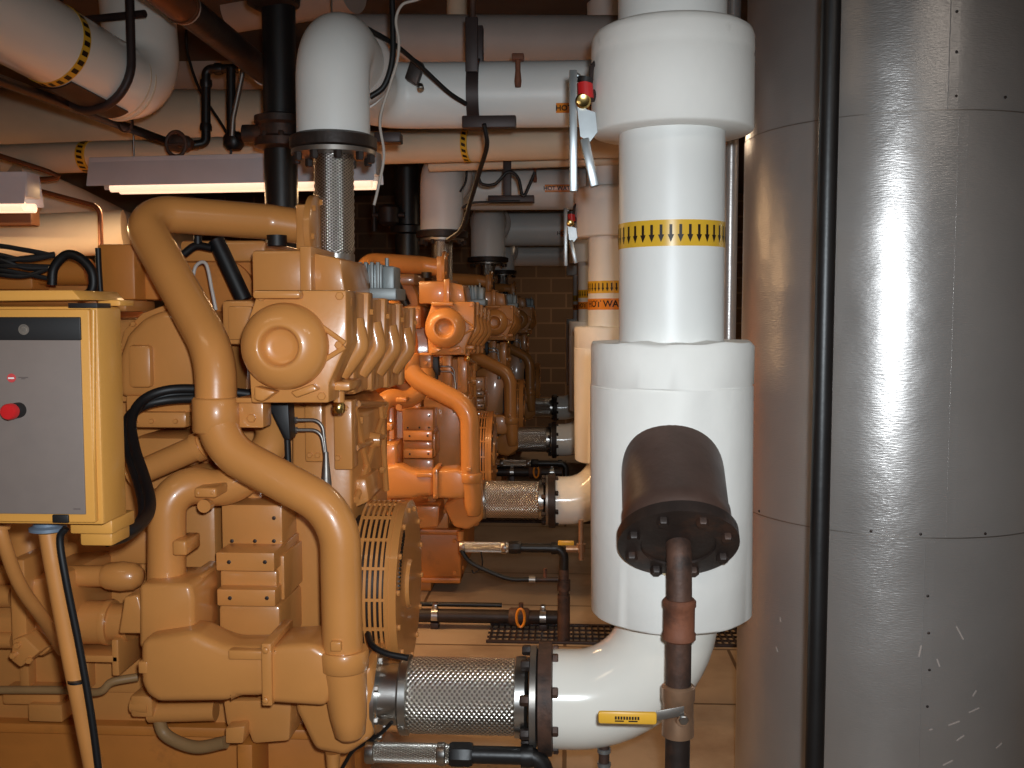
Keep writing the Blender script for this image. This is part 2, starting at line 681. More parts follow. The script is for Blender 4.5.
    for k, Y in enumerate((2.40, 2.64, 2.89, 3.16)):
        q = MB()
        P0 = [W(x, y, 2.3) for x, y in prof]

        def band(Y0, Y1, grow):
            bb = bmesh.new()
            cz = sum((p.z for p in P0))/len(P0)
            f = [bb.verts.new((p.x - (.012 if grow < 0 else 0), Y0, cz + (p.z - cz)*(1 + grow) - .012*k)) for p in P0]
            g = [bb.verts.new((p.x - (.012 if grow < 0 else 0), Y1, cz + (p.z - cz)*(1 + grow) - .012*k)) for p in P0]
            n = len(f)
            bb.faces.new(f)
            bb.faces.new(g[::-1])
            for i in range(n):
                bb.faces.new((f[i], g[i], g[(i+1) % n], f[(i+1) % n]))
            bmesh.ops.recalc_face_normals(bb, faces=bb.faces)
            bmesh.ops.bevel(bb, geom=bb.edges[:], offset=.005, segments=2, affect='EDGES', profile=.5)
            q.bm(bb)
        band(Y, Y + .17, -.02)
        band(Y + .165, Y + .225, 0)
        # bulge on the side of each section
        q.tube([W(346, 333, 2.3) + V((-.02, Y + .08 - 2.3, .03 - .012*k)), W(346, 345, 2.3) + V((-.005, Y + .08 - 2.3, -.01 - .012*k)), W(331, 378, 2.3) + V((-.02, Y + .08 - 2.3, -.012*k))], .026, 12, .03)
        q.bolt(W(346, 312, 2.3) + V((-.002, Y + .19 - 2.3, -.012*k)), (1, 0, 0), .008, .01)
        q.build('aftercooler_section', P, root)
    # dome plate
    b = MB()
    b.prism([(258, 290), (346, 290), (347, 344), (329, 384), (329, 403), (251, 403), (249, 372), (243, 335)], 2.3, 2.42, .006)
    for a, c in (((321, 326), (345, 343)), ((321, 362), (345, 347))):
        b.tube([W(a[0], a[1], 2.295), W(c[0], c[1], 2.295)], .006, 8)
    for x, y in ((339, 345), (340, 296), (262, 297), (258, 396), (322, 396)):
        b.bolt(W(x, y, 2.3), (0, -1, 0), .01, .008)
    b.bolt(W(347, 302, 2.36), (1, 0, 0), .012, .012)
    b.pbox(252, 290, 300, 299, 2.27, 2.31, .008)
    b.prism([(254, 386), (276, 392), (262, 402), (254, 400)], 2.26, 2.31, .006)
    b.prism([(290, 392), (312, 384), (318, 390), (296, 398)], 2.27, 2.31, .005)
    b.build('cover_plate', P, root)
    b = MB()
    r = .101
    b.lathe([(0, r), (.016, r), (.028, r*.985), (.04, r*.93), (.052, r*.82), (.061, r*.68), (.066, r*.56), (.067, r*.5), (.065, r*.46), (.058, r*.43), (.042, r*.405), (.037, r*.36), (.036, r*.2), (.036, .001)], W(286.5, 346, 2.3), (0, -1, 0), 48)
    b.build('dome_cap', P, root, 60)
    # pump drain plug under the plate
    b = MB()
    b.pbox(328, 382, 350, 391, 2.36, 2.5, .006)
    b.cyl(W(339, 402, 2.42), (0, 0, 1), .014, .035, 16)
    b.lathe([(0, .013), (.008, .016), (.02, .016), (.026, .012)], W(339, 413, 2.42), (0, 0, 1), 12, 1)
    b.build('plug', [P, 'brass_bright'], root)
    # long coolant pipe
    b = MB()
    b.tube([W(314, 229, 2.86), W(270, 222, 2.84), W(136, 212, 2.64), W(216, 354, 2.4), W(216, 425, 2.38)], .05, 28, [0, .1, .075, .2, 0], bn=10)
    b.build('coolant_pipe', P, root, 60)
    b = MB()
    b.tube([W(216, 400, 2.38), W(217, 446, 2.36), W(340, 512, 2.32), W(343, 665, 2.32)], .0485, 28, [0, .14, .14, 0], bn=10)
    b.lathe([(0, .0525), (.005, .0565), (.08, .0565), (.085, .052)], W(216.5, 432, 2.375), (0, 0, 1), 28)
    b.build('coolant_elbow_pipe', P, root, 60)
    b = MB()
    b.pbox(236, 400, 263, 428, 2.38, 2.45, .005)
    b.pbox(236, 398, 264, 403, 2.35, 2.46, .003)
    b.bolt(W(252, 418, 2.38), (0, -1, 0), .011, .01)
    b.build('pipe_clamp', P, root)
    # bent tube from the pump boss
    b = MB()
    b.tube([W(167, 592, 2.46), W(167, 480, 2.46), W(235, 492, 2.56), W(275, 440, 2.64), W(268, 405, 2.7)], .0475, 26, [0, .1, .12, .08, 0], bn=9)
    b.pbox(194, 488, 216, 498, 2.42, 2.52, .006)
    b.lathe([(0, .017), (.03, .017)], W(208, 504, 2.49), (0, -1, 0), 16)
    for x in (198, 212):
        b.bolt(W(x, 493, 2.42), (0, -1, 0), .004, .003)
    b.pbox(172, 541, 186, 556, 2.4, 2.5, .006)
    b.build('bypass_pipe', P, root, 50)
    b = MB()
    b.tube([W(132, 476, 2.6), W(205, 444, 2.6), W(225, 440, 2.6)], .034, 20, .1)
    b.lathe([(0, .04), (.02, .04)], W(196, 448, 2.6), (.9, 0, .4), 20)
    b.build('oil_pipe', P, root, 50)
    # inspection covers
    b = MB()
    b.pbox(222, 505, 282, 552, 2.6, 2.9, .006)
    b.pbox(216, 553, 274, 571, 2.5, 2.75, .004)
    b.pbox(220, 571, 277, 590, 2.54, 2.8, .008)
    b.pbox(217, 590, 275, 606, 2.5, 2.75, .004)
    b.pbox(219, 606, 280, 652, 2.53, 2.8, .012)
    b.pbox(276, 556, 284, 600, 2.56, 2.8, .004)
    b.pbox(218, 478, 262, 506, 2.7, 2.9, .01)
    for x, y, Y in ((229, 562, 2.5), (265, 562, 2.5), (230, 598, 2.5), (267, 598, 2.5), (232, 541, 2.6), (255, 541, 2.6), (274, 518, 2.6), (274, 541, 2.6)):
        b.bolt(W(x, y, Y), (0, -1, 0), .0055, .003, 1)
    b.build('inspection_cover', [P, 'dark_iron'], root)
    # lower coolant housing
    b = MB()
    b.prism([(138, 584), (190, 584), (194, 600), (194, 645), (138, 650)], 2.36, 2.54, .014)
    b.pbox(188, 576, 202, 640, 2.44, 2.6, .006)
    b.prism([(139, 640), (192, 632), (206, 640), (226, 648), (266, 648), (266, 698), (234, 698), (229, 703), (156, 704), (144, 695), (139, 682)], 2.3, 2.42, .022, seg=3)
    b.pbox(138, 662, 148, 674, 2.3, 2.4, .004)
    b.prism([(124, 597), (138, 595), (148, 634), (118, 634)], 2.4, 2.62, .006)
    b.pbox(228, 651, 262, 660, 2.29, 2.32, .004)
    b.prism([(141, 640), (190, 634), (220, 655), (266, 655), (266, 690), (150, 690)], 2.41, 2.5, .01)
    b.lathe([(0, .055), (.012, .055)], W(167, 586, 2.46), (0, 0, 1), 26)
    b.build('coolant_housing', P, root, 50)
    b = MB()
    b.prism([(267, 652), (276, 646), (312, 644), (330, 654), (334, 690), (326, 708), (267, 704)], 2.28, 2.44, .018, seg=3)
    b.pbox(262, 644, 271, 706, 2.27, 2.46, .003)
    for y in (650, 700):
        b.bolt(W(266, y, 2.27), (0, -1, 0), .008, .007)
    b.build('housing_elbow', P, root, 50)
    # pump
    b = MB()
    c = W(344, 651, 2.32)
    b.lathe([(-.045, .053), (-.04, .058), (.0, .060), (.006, .056), (.006, .05)], c, (0, 0, 1), 30)
    b.lathe([(0, .0535), (.06, .05), (.12, .044), (.165, .036), (.175, .026), (.178, .001)], c + V((0, 0, -.04)), (.08, 0, -1), 30)
    b.pbox(330, 642, 341, 652, 2.26, 2.3, .004)
    b.prism([(292, 706), (372, 664), (374, 738), (345, 758), (314, 752)], 2.42, 2.8, .02)
    b.lathe([(0, .10), (.02, .105), (.05, .095), (.06, .09)], W(350, 702, 2.54), (1, 0, 0), 32)
    b.lathe([(0, .02), (.05, .016)], W(333, 752, 2.5), (0, 0, -1), 12)
    b.build('water_pump', P, root, 50)
    # oil cooler, sump
    b = MB()
    b.tube([W(150, 712, 2.6), W(216, 710, 2.6)], .028, 20)
    b.lathe([(0, .02), (.03, .024), (.05, .024)], W(132, 705, 2.58), (1, 0, 0), 16)
    b.pbox(130, 696, 152, 718, 2.56, 2.66, .01)
    b.build('oil_cooler', P, root)
    b = MB()
    b.prism([(222, 700), (292, 700), (290, 742), (252, 745), (246, 728), (226, 728)], 2.52, 2.9, .012)
    b.prism([(225, 728), (245, 726), (243, 744), (225, 744)], 2.48, 2.6, .006)
    b.build('sump', P, root)
    b = MB()
    b.tube(smooth([W(158, 716, 2.6), W(166, 735, 2.6), (W(195, 747, 2.58)), W(226, 742, 2.56)]), .017, 14)
    b.tube(smooth([W(-60, 690, 2.6), W(60, 690, 2.58), W(98, 692, 2.56), W(112, 682, 2.56), W(138, 677, 2.58)]), .011, 12)
    b.build('oil_hose', 'hose_tan', root)
    b = MB()
    b.pbox(238, 745, 252, 800, 2.6, 2.75, .004)
    b.pbox(262, 745, 330, 800, 2.85, 3.1, .004)
    b.build('engine_mount', 'paint_base', root)
    # left hand pipes
    b = MB()
    b.tube([W(-140, 622, 2.62), W(112, 622, 2.62)], .059, 26)
    b.tube([W(112, 622, 2.62), W(132, 622, 2.62)], .05, 26)
    b.lathe([(0, .061), (.012, .063), (.02, .06)], W(106, 622, 2.62), (1, 0, 0), 26)
    b.build('water_pipe', P, root)
    b = MB()
    b.tube([W(-140, 576, 2.6), W(108, 576, 2.6)], .029, 20)
    b.lathe([(0, .03), (.012, .036), (.05, .04), (.085, .036), (.105, .02), (.108, .001)], W(104, 576, 2.58), (1, 0, 0), 26)
    b.build('vent_pipe', P, root, 50)
    b = MB()
    b.prism([(14, 580), (62, 575), (64, 640), (40, 660), (16, 650)], 2.5, 2.8, .02)
    b.pbox(12, 560, 24, 655, 2.46, 2.6, .006)
    b.prism([(12, 640), (24, 636), (40, 652), (20, 668), (10, 660)], 2.44, 2.6, .006)
    b.pbox(-140, 530, 150, 562, 2.78, 2.95, .02)
    b.lathe([(0, .06), (.1, .055), (.14, .05)], W(30, 560, 2.64), (0, 0, 1), 22)
    for px, py in ((18, 572), (18, 645), (30, 660), (14, 655)):
        b.bolt(W(px, py, 2.44), (0, -1, 0), .009, .01)
    b.tube([W(-60, 596, 2.56), W(14, 596, 2.56)], .03, 18)
    b.tube([W(-60, 640, 2.56), W(14, 640, 2.56)], .022, 18)
    b.pbox(66, 656, 118, 662, 2.55, 2.7, .004)
    b.pbox(112, 640, 118, 676, 2.55, 2.7, .004)
    b.build('starter', P, root)
    # rounded guard with slots on its rim
    gc = W(402, 583, 2.82)
    R, L_ = .235, .085
    b = MB()
    b.lathe([(0, R - .03), (.0, R), (.022, R + .004), (.024, R - .02), (.02, R*.3), (.03, R*.28), (.03, .001)], gc, (1, 0, 0), 64)
    b.lathe([(-.012, R - .012), (-.012, R + .001), (.0, R + .003), (.0, R - .012)], gc, (1, 0, 0), 64)
    b.ring_bolts(gc + V((.022, 0, 0)), (1, 0, 0), R - .018, 14, .008, .008)
    for k in range(16):
        g = PI*.18 + k*.055
        d = V((0, -math.sin(g), math.cos(g)))
        b.obox(gc + d*(R - .036) + V((.024, 0, 0)), (.003, 0, 0), d*.012, V((0, d.z, -d.y))*.0025, 0, 1)
    b.build('guard_face', [P, 'black'], root)
    b = MB()
    for k in range(6):
        x = -.02 - .0145*k
        pts = [gc + V((x, -math.sin(2*PI*j/48)*R, math.cos(2*PI*j/48)*R)) for j in range(49)]
        b.strap(pts, (1, 0, 0), .0075, .006)
    for k in range(18):
        g = 2*PI*k/18 + .1
        b.obox(gc + V((-.05, -math.sin(g)*R, math.cos(g)*R)), (.04, 0, 0), V((0, -math.sin(g), math.cos(g)))*.003, V((0, math.cos(g), math.sin(g)))*.004)
    b.build('guard_grille', P, root)
    b = MB()
    b.lathe([(-.14, R - .04), (-.005, R - .04)], gc, (1, 0, 0), 40)
    b.build('pulley', 'dark_iron', root)
    # fuel lines
    b = MB()
    for y in (420, 430):
        b.tube([W(288, y, 2.62), W(322 - (y-420)*.1, y, 2.62), W(326 - (y-420)*.1, 455, 2.62)], .005, 10, .03)
        b.lathe([(0, .009), (.02, .009)], W(290, y, 2.62), (1, 0, 0), 6)
    b.lathe([(0, .007), (.02, .008), (.05, .011), (.08, .014), (.16, .014)], W(326, 452, 2.62), (0, 0, -1), 12)
    b.build('fuel_line', 'steel_dull', root)
    b = MB()
    b.prism([(266, 402), (288, 402), (290, 440), (284, 440)], 2.56, 2.62, .004)
    b.tube([W(287, 430, 2.6), W(289, 480, 2.6)], .009, 12)
    b.tube(smooth([W(262, 402, 2.7), W(225, 398, 2.68), W(200, 399, 2.66)]), .012, 12)
    b.build('engine_harness', 'rubber', root)
    # rear drum and boxes behind the long pipe
    b = MB()
    b.lathe([(0, .16), (.01, .17), (.3, .17)], W(222, 295, 3.05), (0, 1, 0), 40)
    b.lathe([(-.02, .11), (0, .11)], W(222, 295, 3.05), (0, 1, 0), 32)
    b.pbox(98, 244, 134, 300, 2.78, 3.0, .008)
    b.pbox(138, 250, 160, 300, 2.85, 3.1, .008)
    b.pbox(-140, 262, 96, 330, 3.0, 3.4, .02)
    b.tube([W(30, 272, 2.95), W(90, 272, 2.95)], .04, 20)
    b.pbox(-40, 262, 32, 290, 2.9, 3.1, .01)
    b.build('turbocharger', 'paint_base', root)
    b = MB()
    b.tube([W(216, 240, 2.88), W(244, 300, 2.88)], .024, 16)
    b.build('breather_hose', 'rubber', root)
    b = MB()
    b.tube(smooth([W(98, 248, 2.74), W(99, 270, 2.74), W(101, 300, 2.74)]), .008, 10)
    b.build('drain_hose', 'rubber', root)
    b = MB()
    b.tube(smooth([W(184, 254, 2.86), W(196, 246, 2.86), W(212, 248, 2.86)]), .012, 10)
    b.cyl(W(198, 244, 2.86), (0, 0, 1), .012, .03, 12)
    b.build('elbow_fitting', 'rubber', root)
    b = MB()
    b.cyl(W(277, 246, 2.8), (0, 0, 1), .028, .03, 16)
    b.build('cap', 'rubber', root)
    b = MB()
    b.tube(smooth([W(192, 284, 2.8), W(196, 266, 2.8), W(206, 264, 2.8), W(212, 290, 2.8), W(216, 310, 2.8)]), .005, 8)
    b.build('sensor_wire', 'wire_white', root)
    # hoses arching over the rear of the engine
    b = MB()
    b.tube(smooth([W(52, 285, 2.7), W(54, 268, 2.7), W(66, 255, 2.7), (W(80, 258, 2.7)), W(92, 272, 2.7), W(92, 290, 2.7), W(80, 298, 2.7)]), .013, 14)
    for k in range(7):
        y = 250 + 4*k
        b.tube(smooth([W(-60, y + 4, 2.75 + .02*k), W(-10, y - 4 + (k % 3)*4, 2.73), W(25, y + (k % 2)*6, 2.75), W(55, y + 6 - (k % 3)*5, 2.78)]), .007, 8)
    b.build('cable_loom', 'rubber', root)
    # grey actuator
    b = MB()
    b.pbox(357, 264, 382, 292, 3.0, 3.12, .006)
    for k in range(4):
        b.pbox(358 + 6*k, 262, 361 + 6*k, 290, 2.985, 3.01, .002)
    b.pbox(382, 266, 394, 294, 3.02, 3.14, .006)
    b.pbox(352, 288, 396, 300, 2.98, 3.16, .004)
    b.cyl(W(387, 268, 3.03), (0, 0, 1), .006, .03, 10)
    b.build('actuator', 'grey_cast', root)
    return root


engine = make_engine()
ENG_LABELS = [None,
              'orange engine second from the camera, beyond the slotted round guard',
              'orange engine third from the camera, half hidden behind the second',
              'orange engine farthest from the camera, against the block wall']
engines = [engine]
for i in range(1, 4):
    e = copy_tree(engine)
    e.location = engine.location + V((.055*i, STEP*i, 0))
    e['label'] = ENG_LABELS[i]
    engines.append(e)


# ------------------------------------------------------------------ control cabinet
def make_cabinet():
    Y = 1.75
    root = thing('control_cabinet', W(20, 520, 1.9), 'yellow control cabinet with a grey front and a red push button', 'control cabinet')
    b = MB()
    b.pbox(-170, 306, 97.5, 522, Y + .012, Y + .11, .006)
    b.pbox(70, 520, 112, 534, Y + .06, Y + .16, .004)
    b.pbox(80, 532, 112, 546, Y + .08, Y + .16, .005)
    b.pbox(98, 300, 120, 306, Y + .08, Y + .14, .002)
    b.build('housing', 'paint_cab', root)
    b = MB()
    b.prism([(-170, 291), (72, 290), (81, 300), (-170, 303)], Y - .03, Y + .15, .003)
    b.build('canopy', 'paint_cab', root)
    b = MB()
    b.pbox(-168, 309, 89, 520, Y, Y + .02, .004)
    d = b.build('door', 'paint_cab', root)
    b = MB()
    b.pbox(-160, 340, 80, 512, Y - .003, Y + .01, .002)
    b.build('face_panel', 'panel_grey', d)
    b = MB()
    b.pbox(-160, 317, 80, 340, Y - .0035, Y + .01, .002)
    b.build('header_strip', 'panel_black', d)
    b = MB()
    c = W(24, 329.5, Y - .003)
    b.lathe([(0, .0098), (.002, .0095), (.002, .0075), (.001, .007), (.001, .001)], c, (0, -1, 0), 28)
    for a in range(3):
        b.obox(c + V((-.0035 + .0035*a, -.0012, 0)), (.001, 0, .0015), (0, .0006, 0), (-.0012, 0, .0035))
    b.build('emblem', 'emblem', d)
    b = MB()
    c = W(19, 410, Y - .003)
    b.lathe([(0, .014), (.014, .014), (.016, .0125)], c, (0, -1, 0), 28, 1)
    b.lathe([(.012, .0105), (.022, .0105), (.024, .0145), (.036, .0145), (.039, .0125), (.0395, .001)], c, (0, -1, 0), 28, 0)
    b.build('stop_button', ['red', 'panel_black'], d)
    b = MB()
    c = W(11.5, 378, Y - .003)
    b.lathe([(0, .0082), (.001, .0078)], c, (0, -1, 0), 26, 0)
    b.obox(c + V((0, -.0012, -.0002)), (.0055, 0, 0), (0, .0004, 0), (0, 0, .0014), 0, 1)
    b.obox(c + V((.022, -.0002, .0012)), (.009, 0, 0), (0, .0004, 0), (0, 0, .0008), 0, 2)
    b.obox(c + V((.022, -.0002, -.0012)), (.004, 0, 0), (0, .0004, 0), (0, 0, .0008), 0, 2)
    b.build('sticker', ['red_sticker', 'white', 'mark'], d)
    b = MB()
    c = W(77, 509, Y - .003)
    b.obox(c, (.0065, 0, 0), (0, .0004, 0), (0, 0, .0011), 0)
    b.build('printed_mark', ['mark'], d)
    b = MB()
    b.pbox(52, 515, 68, 523, Y - .004, Y + .03, .002)
    b.build('latch', 'panel_black', root)
    b = MB()
    b.pbox(68, 303, 97, 308, Y + .005, Y + .06, .001)
    b.build('hinge_cover', 'panel_black', root)
    b = MB()
    b.tube([W(93.3, 310, Y + .006), W(93.3, 520, Y + .006)], .0045, 10)
    b.build('hinge', 'paint_cab', root)
    return root


make_cabinet()
# cable from the cabinet over the engine
b = MB()
for k in range(3):
    o = V((.007*(k - 1), .008*(k % 2), .006*(k - 1)))
    pts = [(110, 538), (130, 532), (144, 519), (147, 503), (141, 478), (132, 450), (129, 422), (141, 406 - 2*k), (167, 398 - 3*k), (207, 396 - 2*k), (252, 397)]
    ys = [1.9, 1.95, 2.05, 2.12, 2.22, 2.32, 2.4, 2.46, 2.5, 2.52, 2.54]
    b.tube(smooth([W(x, y, Y) + o for (x, y), Y in zip(pts, ys)], 6), .0125, 12)
tag(b.build('cable', 'rubber'), 'thick black cable bundle curving from the cabinet over the near engine', 'cable')
# conduits below the cabinet
b = MB()
b.tube([W(47, 524, 1.85), W(53, 560, 1.85), W(72, 660, 1.86), W(98, 790, 1.88)], .0182, 18, .2)
t = thing('conduit', W(98, 790, 1.88), 'straight tan conduit leaning down from the blue-grey gland under the cabinet', 'conduit')
b.build('tube', 'conduit_tan', t)
b = MB()
b.lathe([(0, .016), (.006, .034), (.012, .034), (.016, .026), (.026, .026), (.03, .018)], W(48, 533, 1.85), (0, 0, 1), 26)
b.build('gland', 'blue_grey', t)
for y in (549, 682):
    b = MB()
    c = W(52 + (y-549)*.19, y, 1.852)
    b.lathe([(0, .0175), (.004, .0175)], c, (0, 0, 1), 18)
    b.build('cable_tie', 'rubber', t)
b = MB()
b.tube(smooth([W(66, 528, 1.83), W(60, 540, 1.83), W(66, 580, 1.83), W(80, 650, 1.84), W(92, 720, 1.85), W(101, 790, 1.86)]), .007, 12)
tag(b.build('cable', 'rubber'), 'thin black cable tied along the leaning tan conduit', 'cable')
b = MB()
b.tube(smooth([W(-6, 505, 1.95), W(3, 540, 1.95), W(20, 585, 2.0), W(44, 620, 2.1), W(62, 650, 2.3)]), .014, 16)
b.lathe([(0, .02), (.02, .022), (.03, .018)], W(0, 528, 1.95), (.1, 0, 1), 16)
tag(b.build('hose', 'conduit_tan'), 'curved tan hose at the lower left corner of the cabinet', 'hose')


# ------------------------------------------------------------------ flexible connectors
AX = .549


def make_flex():
    root = thing('flexible_connector', (-.28, 2.54, AX), 'braided steel pipe connector at the water pump of the nearest engine', 'pipe connector', 'braided connectors')
    c = lambda px: W(px, 702, 2.54).x
    z = lambda x: V((x, 2.54, AX))
    X = (1, 0, 0)
    b = MB()
    x0, x1 = c(404), c(523)
    n = 24
    prof = [(0, .083), (.01, .093), (.03, .097)]
    L_ = x1 - x0
    prof += [(.03 + (L_ - .06)*k/n, .097) for k in range(1, n)]
    prof += [(L_ - .03, .097), (L_ - .01, .093), (L_, .083)]
    b.lathe(prof, z(x0), X, 72)
    b.build('braided_sleeve', 'braid_x', root, 70, origin=z(x0))
    b = MB()
    b.lathe([(0, .092), (.006, .102), (.024, .102), (.03, .094)], z(c(401)), X, 48)
    b.build('collar', 'steel', root)
    b = MB()
    b.lathe([(0, .094), (.006, .103), (.03, .103), (.036, .092)], z(c(514)), X, 48)
    b.build('collar', 'steel', root)
    b = MB()
    b.lathe([(0, .078), (c(402) - c(378), .078)], z(c(378)), X, 40)
    b.lathe([(-.004, .11), (.0, .118), (.01, .118), (.012, .08)], z(c(378)), X, 48)
    b.lathe([(0, .112), (.012, .112)], z(c(367)), X, 48)
    b.ring_bolts(z(c(381)), X, .105, 8, .009, .012, 1)
    b.build('spool', ['steel', 'steel_dull'], root)
    b = MB()
    b.lathe([(0, .12), (.002, .131), (.017, .131), (.019, .12)], z(c(530)), X, 48)
    b.ring_bolts(z(c(530)), (-1, 0, 0), .118, 8, .014, .022, 1)
    b.build('flange', ['steel_dull', 'dark_iron'], root)
    return root


flex = make_flex()
FL = ['braided steel pipe connector second from the camera, left of the white elbow',
      'small braided steel connector third from the camera', 'tiny braided steel connector farthest from the camera']
for i in range(1, 4):
    f = copy_tree(flex)
    f.location = flex.location + V((-.012*i - .0, STEP*i, .0 + (.02 if i == 1 else .0)))
    f['label'] = FL[i-1]


# ------------------------------------------------------------------ white risers
def tape(b, cx, cy, z, h, r, mi, arrows, n=36, dirn=-1):
    "self-adhesive band round a vertical pipe, with printed arrows"
    b.lathe([(-h/2, r), (-h/2, r + .0015), (h/2, r + .0015), (h/2, r)], (cx, cy, z), (0, 0, 1), 64, mi)
    if not arrows:
        return
    R = r + .0022

    def q(a, zz, RR=R):
        return V((cx + math.sin(a)*RR, cy - math.cos(a)*RR, z + zz))
    for k in range(n):
        a = 2*PI*k/n + .06
        w = .0034/r
        ha, sh = .0075/r, h*.32
        b.add([q(a - w, sh), q(a + w, sh), q(a + w, -h*.06), q(a - w, -h*.06)], [(0, 1, 2, 3)], mi + 1)
        b.add([q(a - ha, -h*.06), q(a + ha, -h*.06), q(a, -h*.36)], [(0, 1, 2)], mi + 1)


def wrap_text(b, body, size, cx, cy, z, r, a0, mi):
    vs, fs = text_mesh(body, size)
    b.add([V((cx + math.sin(a0 + v.x/r)*(r + v.z), cy - math.cos(a0 + v.x/r)*(r + v.z), z + v.y)) for v in vs], fs, mi)


def make_riser(i, label, zt, zh, zc, ytop, lever):
    X0, Y0 = .272 - .02*i, 2.54 + STEP*i
    root = thing('insulated_riser', (X0, Y0, AX), label, 'insulated pipe', 'white insulated risers')
    Z = (0, 0, 1)
    dz = .02 if i == 1 else 0
    b = MB()
    b.tube([(X0 - .303, Y0, AX + dz), (X0 - .01, Y0, AX + dz), (X0, Y0, .84)], .1255, 44, .245, bn=14)
    b.build('elbow_jacket', 'white_gloss', root, 60)
    b = MB()
    xf = W(536, 702, 2.54).x - .267 + X0
    b.lathe([(0, .125), (.003, .143), (.036, .143), (.04, .128)], (xf, Y0, AX + dz), (1, 0, 0), 48)
    b.ring_bolts((xf + .04, Y0, AX + dz), (1, 0, 0), .122, 8, .015, .014)
    b.build('flange', 'dark_iron' if i else 'rust_pipe', root)
    b = MB()
    zb = .785
    # slightly ragged hand-cut jacket
    seg = 72
    vs, fs = [], []
    rows = [(zb, .06), (zb, .198), (zb + .006, .203), (1.1, .204), (1.364, .2035), (1.366, .2022), (1.369, .2022), (1.371, .2035), (ytop - .008, .203), (ytop, .198), (ytop + .003, .13)]
    for j, (z, r) in enumerate(rows):
        for k in range(seg):
            a = 2*PI*k/seg
            wob = .0015*math.sin(3*a + j) + .001*math.sin(7*a + 2*j)
            zz = z + (.002*math.sin(5*a) + .0015*math.sin(11*a) if j >= 8 else 0)
            vs.append((X0 + math.cos(a)*(r + wob), Y0 + math.sin(a)*(r + wob), zz))
    for j in range(len(rows) - 1):
        for k in range(seg):
            fs.append((j*seg + k, j*seg + (k+1) % seg, (j+1)*seg + (k+1) % seg, (j+1)*seg + k))
    b.add(vs, fs)
    b.build('lower_jacket', 'cloth', root, 50)
    b = MB()
    b.cyl((X0, Y0, 1.4), Z, .131, zc - 1.4 + .05, 56)
    b.build('pipe_jacket', 'white', root)
    b = MB()
    b.lathe([(0, .12), (.0, .193), (.006, .199), (.175, .1995), (.182, .198), (.19, .1995), (.225, .199), (.24, .194), (.249, .18), (.252, .12)], (X0, Y0, zc), Z, 64)
    b.build('valve_jacket', 'cloth', root, 50)
    b = MB()
    b.cyl((X0, Y0, zc + .22), Z, .133, 3.1 - zc - .222, 48)
    b.build('upper_jacket', 'white', root)
    b = MB()
    tape(b, X0, Y0, zt, .062, .131, 0, True)
    b.lathe([(-.034, .131), (-.034, .1328), (.029, .1328), (.029, .131)], (X0, Y0, zt), Z, 64, 0) if False else None
    b.build('flow_tape', ['tape_yellow', 'ink'], root)
    if zh:
        b = MB()
        tape(b, X0, Y0, zh, .056, .131, 0, False)
        for a0 in (-.28, -.28 + PI, ):
            wrap_text(b, 'HOT WATER', .046, X0, Y0, zh, .1325, a0, 1)
        b.build('name_tape', ['tape_orange', 'ink'], root)
    if lever:
        # valve lever with its lock plate, clamped to the body under the jacket
        o = V((X0 - .267, Y0 - 2.54, zc - 1.99))
        g = lambda px, py, Y: W(px, py, Y) + o
        Yv = 2.48
        b = MB()
        p, q = g(576, 70, Yv), g(576, 191, Yv)
        b.obox((p + q)/2, (.0095, 0, 0), (0, .012, 0), (0, 0, (p - q).length/2), .002)
        b.tube([g(576, 72, Yv), g(583, 76, Yv)], .006, 10)
        lv = b.build('valve_handle', 'zinc', root)
        b = MB()
        p, q = g(587, 138, Yv), g(597, 186, Yv)
        ax = (q - p).normalized()
        b.obox((p + q)/2, ax*(p - q).length/2, (0, .01, 0), ax.cross(V((0, 1, 0)))*.011, .003)
        b.prism([(0, 0), (0, 0), (0, 0)], 1, 2) if False else None
        P4 = [g(580, 106, Yv), g(598, 112, Yv), g(600, 132, Yv), g(592, 142, Yv), g(583, 136, Yv)]
        b.add([x + V((0, -.006, 0)) for x in P4] + [x + V((0, .006, 0)) for x in P4], [(0, 1, 2, 3, 4), (9, 8, 7, 6, 5)] + [(k, k + 5, (k+1) % 5 + 5, (k+1) % 5) for k in range(5)])
        b.build('grip', 'zinc', lv)
        b = MB()
        b.tube([g(589, 98, Yv - .004), g(588, 82, Yv - .004)], .019, 18, 0, 0)
        b.tube([g(588, 82, Yv - .004), g(589, 77, Yv - .004)], .0195, 18, 0, 1)
        b.lathe([(0, .018), (.01, .019), (.014, .015), (.012, .008), (.012, .001)], g(586, 101, Yv - .01), (0, -1, 0), 24, 2)
        b.tube([g(594, 78, Yv), g(595, 66, Yv), g(600, 60, Yv + .02)], .006, 8, 0, 3)
        b.tube([g(590, 95, Yv), g(606, 95, Yv + .03)], .015, 14, 0, 3)
        b.build('valve_stem', ['red', 'panel_black', 'brass_bright', 'bracket'], lv)
    root.rotation_euler.y = -.008
    return root


make_riser(0, 'large white insulated riser nearest the camera, with black arrows on a yellow band', 1.738, None, 1.99, 1.475, True)
make_riser(1, 'white insulated riser second from the camera, with an orange HOT WATER band', 1.676, 1.59, 1.93, 1.475, True)
make_riser(2, 'white insulated riser third from the camera, mostly behind the second', 1.69, 1.6, 1.93, 1.475, False)
make_riser(3, 'white insulated riser farthest from the camera', 1.69, 1.6, 1.93, 1.475, False)


